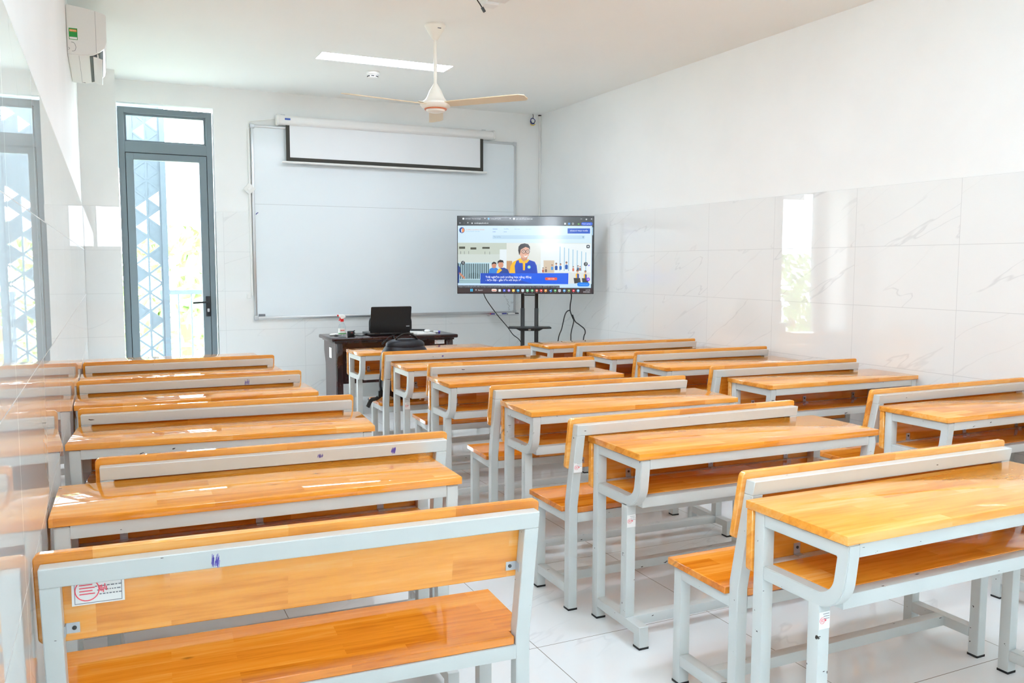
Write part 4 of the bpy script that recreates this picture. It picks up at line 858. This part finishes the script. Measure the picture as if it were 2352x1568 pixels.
for k in range(9):
    a0, a1 = 2*PI*k/12+0.8, 2*PI*(k+1)/12+0.8; prism(bm, [(2.95+0.016*math.cos(a0), 0.685+0.016*math.sin(a0)), (2.95+0.016*math.cos(a1), 0.685+0.016*math.sin(a1)), (2.95+0.0135*math.cos(a1), 0.685+0.0135*math.sin(a1)), (2.95+0.0135*math.cos(a0), 0.685+0.0135*math.sin(a0))], 'y', ty0+0.0678, ty0+0.0686)
obj('stamp', bm, M['stamp'], o, smooth=False)
obj('side_sticker', one(box, 1.9285, 1.9302, ty0+0.22, ty0+0.31, 0.55, 0.65), M['paper'], td, smooth=False, label='white paper label on the desk side')

M['clearplastic'] = glass_mat('clear_bottle_plastic', (0.93, 0.97, 0.98)); M['liquid'] = glass_mat('clear_liquid', (0.90, 0.95, 0.97))
sb = thing('spray_bottle', 'clear spray bottle with a red and white trigger head on the teacher desk', 'bottle', (2.012, 8.03, TZ), rad(0))
obj('bottle', one(lathe, [(0.034, 0.0), (0.036, 0.006), (0.036, 0.085), (0.033, 0.105), (0.022, 0.128), (0.013, 0.140), (0.013, 0.150)]), M['clearplastic'], sb)
obj('label', one(lathe, [(0.0364, 0.028), (0.0364, 0.084)], n=28, cap=False), M['white_plastic'], sb)
bm = bmesh.new()
for a in range(-40, 15, 9):
    t0, t1 = rad(-90+a), rad(-90+a+6.5); prism(bm, [(0.0369*math.cos(t0), 0.0369*math.sin(t0)), (0.0369*math.cos(t1), 0.0369*math.sin(t1)), (0.0363*math.cos(t1), 0.0363*math.sin(t1)), (0.0363*math.cos(t0), 0.0363*math.sin(t0))], 'z', 0.060, 0.070)
obj('label_print', bm, M['red'], sb, smooth=False)
obj('label_stripe', one(lathe, [(0.0368, 0.030), (0.0368, 0.039)], n=28, cap=False), M['green'], sb)
obj('collar', one(lathe, [(0.0155, 0.146), (0.0165, 0.150), (0.0165, 0.170), (0.0145, 0.172)]), M['red'], sb)
obj('spray_head', one(prism, [(-0.034, 0.198), (-0.030, 0.212), (0.010, 0.214), (0.030, 0.203), (0.036, 0.190), (0.030, 0.180), (0.014, 0.180), (0.013, 0.172), (-0.013, 0.172), (-0.014, 0.184)], 'y', -0.010, 0.010, 0.003), M['white_plastic'], sb)
obj('nozzle', one(box, -0.045, -0.033, -0.008, 0.008, 0.197, 0.213, 0.002), M['red'], sb)
obj('trigger', one(prism, [(-0.020, 0.186), (-0.012, 0.186), (-0.017, 0.168), (-0.026, 0.153), (-0.033, 0.155), (-0.024, 0.172)], 'y', -0.006, 0.006, 0.001), M['red'], sb)
obj('dip_tube', one(lathe, [(0.0025, 0.01), (0.0025, 0.15)], n=8), M['white_plastic'], sb)

lp = thing('laptop', 'open black laptop seen from behind its lid on the teacher desk', 'laptop', (2.488, 8.045, TZ), rad(0))
obj('base', one(box, -0.205, 0.205, -0.01, 0.26, 0.004, 0.026, 0.004), M['black'], lp)
bm = bmesh.new(); prism(bm, rrect(-0.203, 0.203, 0.0, 0.262, 0.012), 'y', -0.009, 0.0, 0.002)
lid = obj('lid', bm, M['black'], lp); lid.rotation_euler = (rad(12), 0, 0); lid.location = (0, -0.002, 0.027)
obj('lid_badge', one(box, 0.158, 0.192, -0.0098, -0.009, 0.058, 0.068), M['zinc'], lid, smooth=False)
obj('display', one(box, -0.19, 0.19, 0.0, 0.0008, 0.015, 0.245), em((40, 60, 90)), lid, smooth=False)
for x in (-0.13, 0.13): obj('hinge', one(box, x-0.03, x+0.03, -0.012, 0.004, 0.018, 0.032, 0.003), M['black'], lp)
for x, y in ((-0.18, 0.01), (0.18, 0.01), (-0.18, 0.24), (0.18, 0.24)): obj('rubber_foot', one(box, x-0.01, x+0.01, y-0.006, y+0.006, 0, 0.005), M['rubber'], lp, smooth=False)

ad = thing('power_adapter', 'small black adapter with a coiled cable beside the spray bottle', 'adapter', (2.095, 8.03, TZ), rad(20))
obj('body', one(box, -0.03, 0.03, -0.02, 0.02, 0, 0.055, 0.006), M['black'], ad); obj('cable_coil', one(tube, [(0.03+0.022*math.cos(a*0.9), 0.01+0.016*math.sin(a*0.9), 0.010+0.0035*a) for a in range(14)], 0.0045, 6, 3), M['cord'], ad); obj('indicator', one(box, -0.004, 0.004, -0.0206, -0.019, 0.036, 0.042), M['red'], ad, smooth=False)
o = obj('laptop_cable', one(tube, [(2.13, 8.02, TZ+0.006), (2.17, 8.09, TZ+0.006), (2.21, 8.02, TZ+0.006), (2.25, 8.10, TZ+0.012), (2.282, 8.12, TZ+0.014)], 0.0045, 6), M['cord']); tag(o, 'black cable lying between the adapter and the laptop', 'cable')
o = obj('cleaning_cloth', one(blob, (0, 0, 0.011), (0.055, 0.03, 0.011), 2.2), M['paper']); o.location = (1.985, 8.20, TZ); tag(o, 'crumpled white tissue behind the spray bottle', 'tissue')
bm = bmesh.new(); tube(bm, [(1.96, 8.09, TZ+0.005), (1.985, 8.075, TZ+0.008), (1.97, 8.12, TZ+0.012), (1.955, 8.10, TZ+0.006)], 0.0045, 6); tag(obj('short_cable', bm, M['cord']), 'short black cable end left of the spray bottle', 'cable')
for i, (x, y, z, ww, dd, hh, rz, m, lb) in enumerate(((2.83, 8.14, TZ, 0.21, 0.28, 0.012, 8, M['paper'], 'stack of white papers right of the laptop, lowest'), (2.775, 8.16, TZ+0.0122, 0.14, 0.20, 0.010, -6, M['white_plastic'], 'pale notebook on the white papers next to the laptop'))):
    o = obj('paper_stack' if i == 0 else 'notebook', one(box, -ww/2, ww/2, -dd/2, dd/2, 0, hh, 0.002), m); o.location = (x, y, z); o.rotation_euler = (0, 0, rad(rz)); tag(o, lb, 'paper' if i == 0 else 'notebook')
o = obj('remote_control', one(box, -0.022, 0.022, -0.08, 0.08, 0, 0.016, 0.005), M['black']); o.location = (2.835, 8.20, TZ+0.0226); o.rotation_euler = (0, 0, rad(62)); tag(o, 'black remote control on the notebook', 'remote')
ms = thing('computer_mouse', 'small white mouse on the papers right of the laptop', 'mouse', (2.90, 8.12, TZ+0.0122), rad(70)); obj('shell', one(blob, (0, 0, 0.014), (0.05, 0.030, 0.014), 2.3), M['white_plastic'], ms); obj('scroll_wheel', one(box, 0.015, 0.03, -0.003, 0.003, 0.026, 0.030), M['greyprint'], ms)
bl_ = thing('glue_stick', 'white tube with a violet cap at the right end of the teacher desk', 'tube', (2.985, 8.17, TZ+0.0105), 0); bl_.rotation_euler = (PI/2, 0, rad(60)); obj('barrel', one(lathe, [(0.0095, 0.0), (0.0102, 0.002), (0.0102, 0.05)], n=14), M['white_plastic'], bl_); obj('cap', one(lathe, [(0.0104, 0.05), (0.0104, 0.068), (0.008, 0.07)], n=14), M['ink'], bl_)
hc = thing('dangling_cable', 'black cable with a plug hanging over the front edge of the teacher desk', 'cable', (0, 0, 0))
obj('cable', one(tube, [(2.54, 8.02, TZ+0.008), (2.50, 7.95, TZ+0.008), (2.47, 7.90, TZ+0.006), (2.43, 7.884, 0.757), (2.405, 7.886, 0.735), (2.385, 7.885, 0.714)], 0.005, 8), M['cord'], hc); obj('plug', one(prism, [(2.392, 0.717), (2.379, 0.724), (2.353, 0.694), (2.367, 0.684)], 'y', 7.876, 7.894, 0.003), M['black'], hc)
obj('loop', one(tube, [(2.50, 8.02, TZ+0.006), (2.49, 7.93, TZ+0.008), (2.475, 7.888, 0.758), (2.49, 7.885, 0.725), (2.51, 7.885, 0.70)], 0.005, 8), M['cord'], hc)

ch = thing('teacher_chair', 'black chair with a rounded back behind the teacher desk', 'chair', (2.725, 8.62, 0), 0)
bm = bmesh.new(); prism(bm, rrect(-0.235, 0.235, 0.60, 0.935, 0.10, 7), 'y', 0.155, 0.185, 0.008, 2); obj('backrest', bm, M['black'], ch)
obj('seat', one(box, -0.22, 0.22, -0.24, 0.18, 0.42, 0.465, 0.015), M['black'], ch)
for s in (-1, 1): obj('frame_tube', one(tube, [(s*0.235, 0.20, 0.66), (s*0.235, 0.19, 0.44), (s*0.235, 0.10, 0.405), (s*0.235, -0.18, 0.405), (s*0.235, -0.23, 0.37), (s*0.235, -0.235, 0.06), (s*0.235, -0.20, 0.016), (s*0.235, 0.20, 0.016)], 0.0155, 10, 5), M['blackmet'], ch)
obj('floor_bar', one(tube, [(-0.235, 0.19, 0.016), (0.235, 0.19, 0.016)], 0.0145, 10, 1), M['blackmet'], ch)

# ------------------------------------------------------------------ backpack on the bench
bx, by, ba = BK['M5']
bp = thing('backpack', 'black and navy backpack standing on the bench behind its backrest', 'backpack', (bx+0.245, by+0.215, 0.4375), ba)
obj('body', one(blob, (0, 0, 0.218), (0.19, 0.105, 0.218), 3.0), M['bag'], bp); obj('front_pocket', one(blob, (0, 0.10, 0.14), (0.15, 0.045, 0.12), 3.2), M['bag'], bp)
obj('top_panel', one(blob, (0.0, -0.012, 0.405), (0.15, 0.075, 0.05), 2.4), M['bag'], bp)
obj('carry_handle', one(tube, [(-0.090, -0.03, 0.415), (-0.075, -0.035, 0.455), (-0.025, -0.038, 0.487), (0.03, -0.038, 0.487), (0.08, -0.035, 0.455), (0.100, -0.03, 0.415)], 0.011, 8, 6, 0.006), M['strap'], bp)
obj('shoulder_strap', one(tube, [(-0.165, -0.06, 0.30), (-0.205, -0.075, 0.22), (-0.215, -0.07, 0.12), (-0.20, -0.05, 0.05), (-0.235, -0.03, 0.012), (-0.27, -0.02, 0.002), (-0.296, -0.01, -0.05)], 0.016, 8, 6, 0.006), M['strap'], bp)
obj('buckle', one(box, -0.235, -0.195, -0.085, -0.055, 0.03, 0.075, 0.006), M['black'], bp)
obj('shoulder_strap', one(tube, [(0.15, 0.03, 0.05), (0.175, 0.09, 0.02), (0.19, 0.125, 0.008), (0.195, 0.148, -0.015), (0.195, 0.150, -0.10)], 0.012, 8, 6, 0.003), M['strap'], bp)
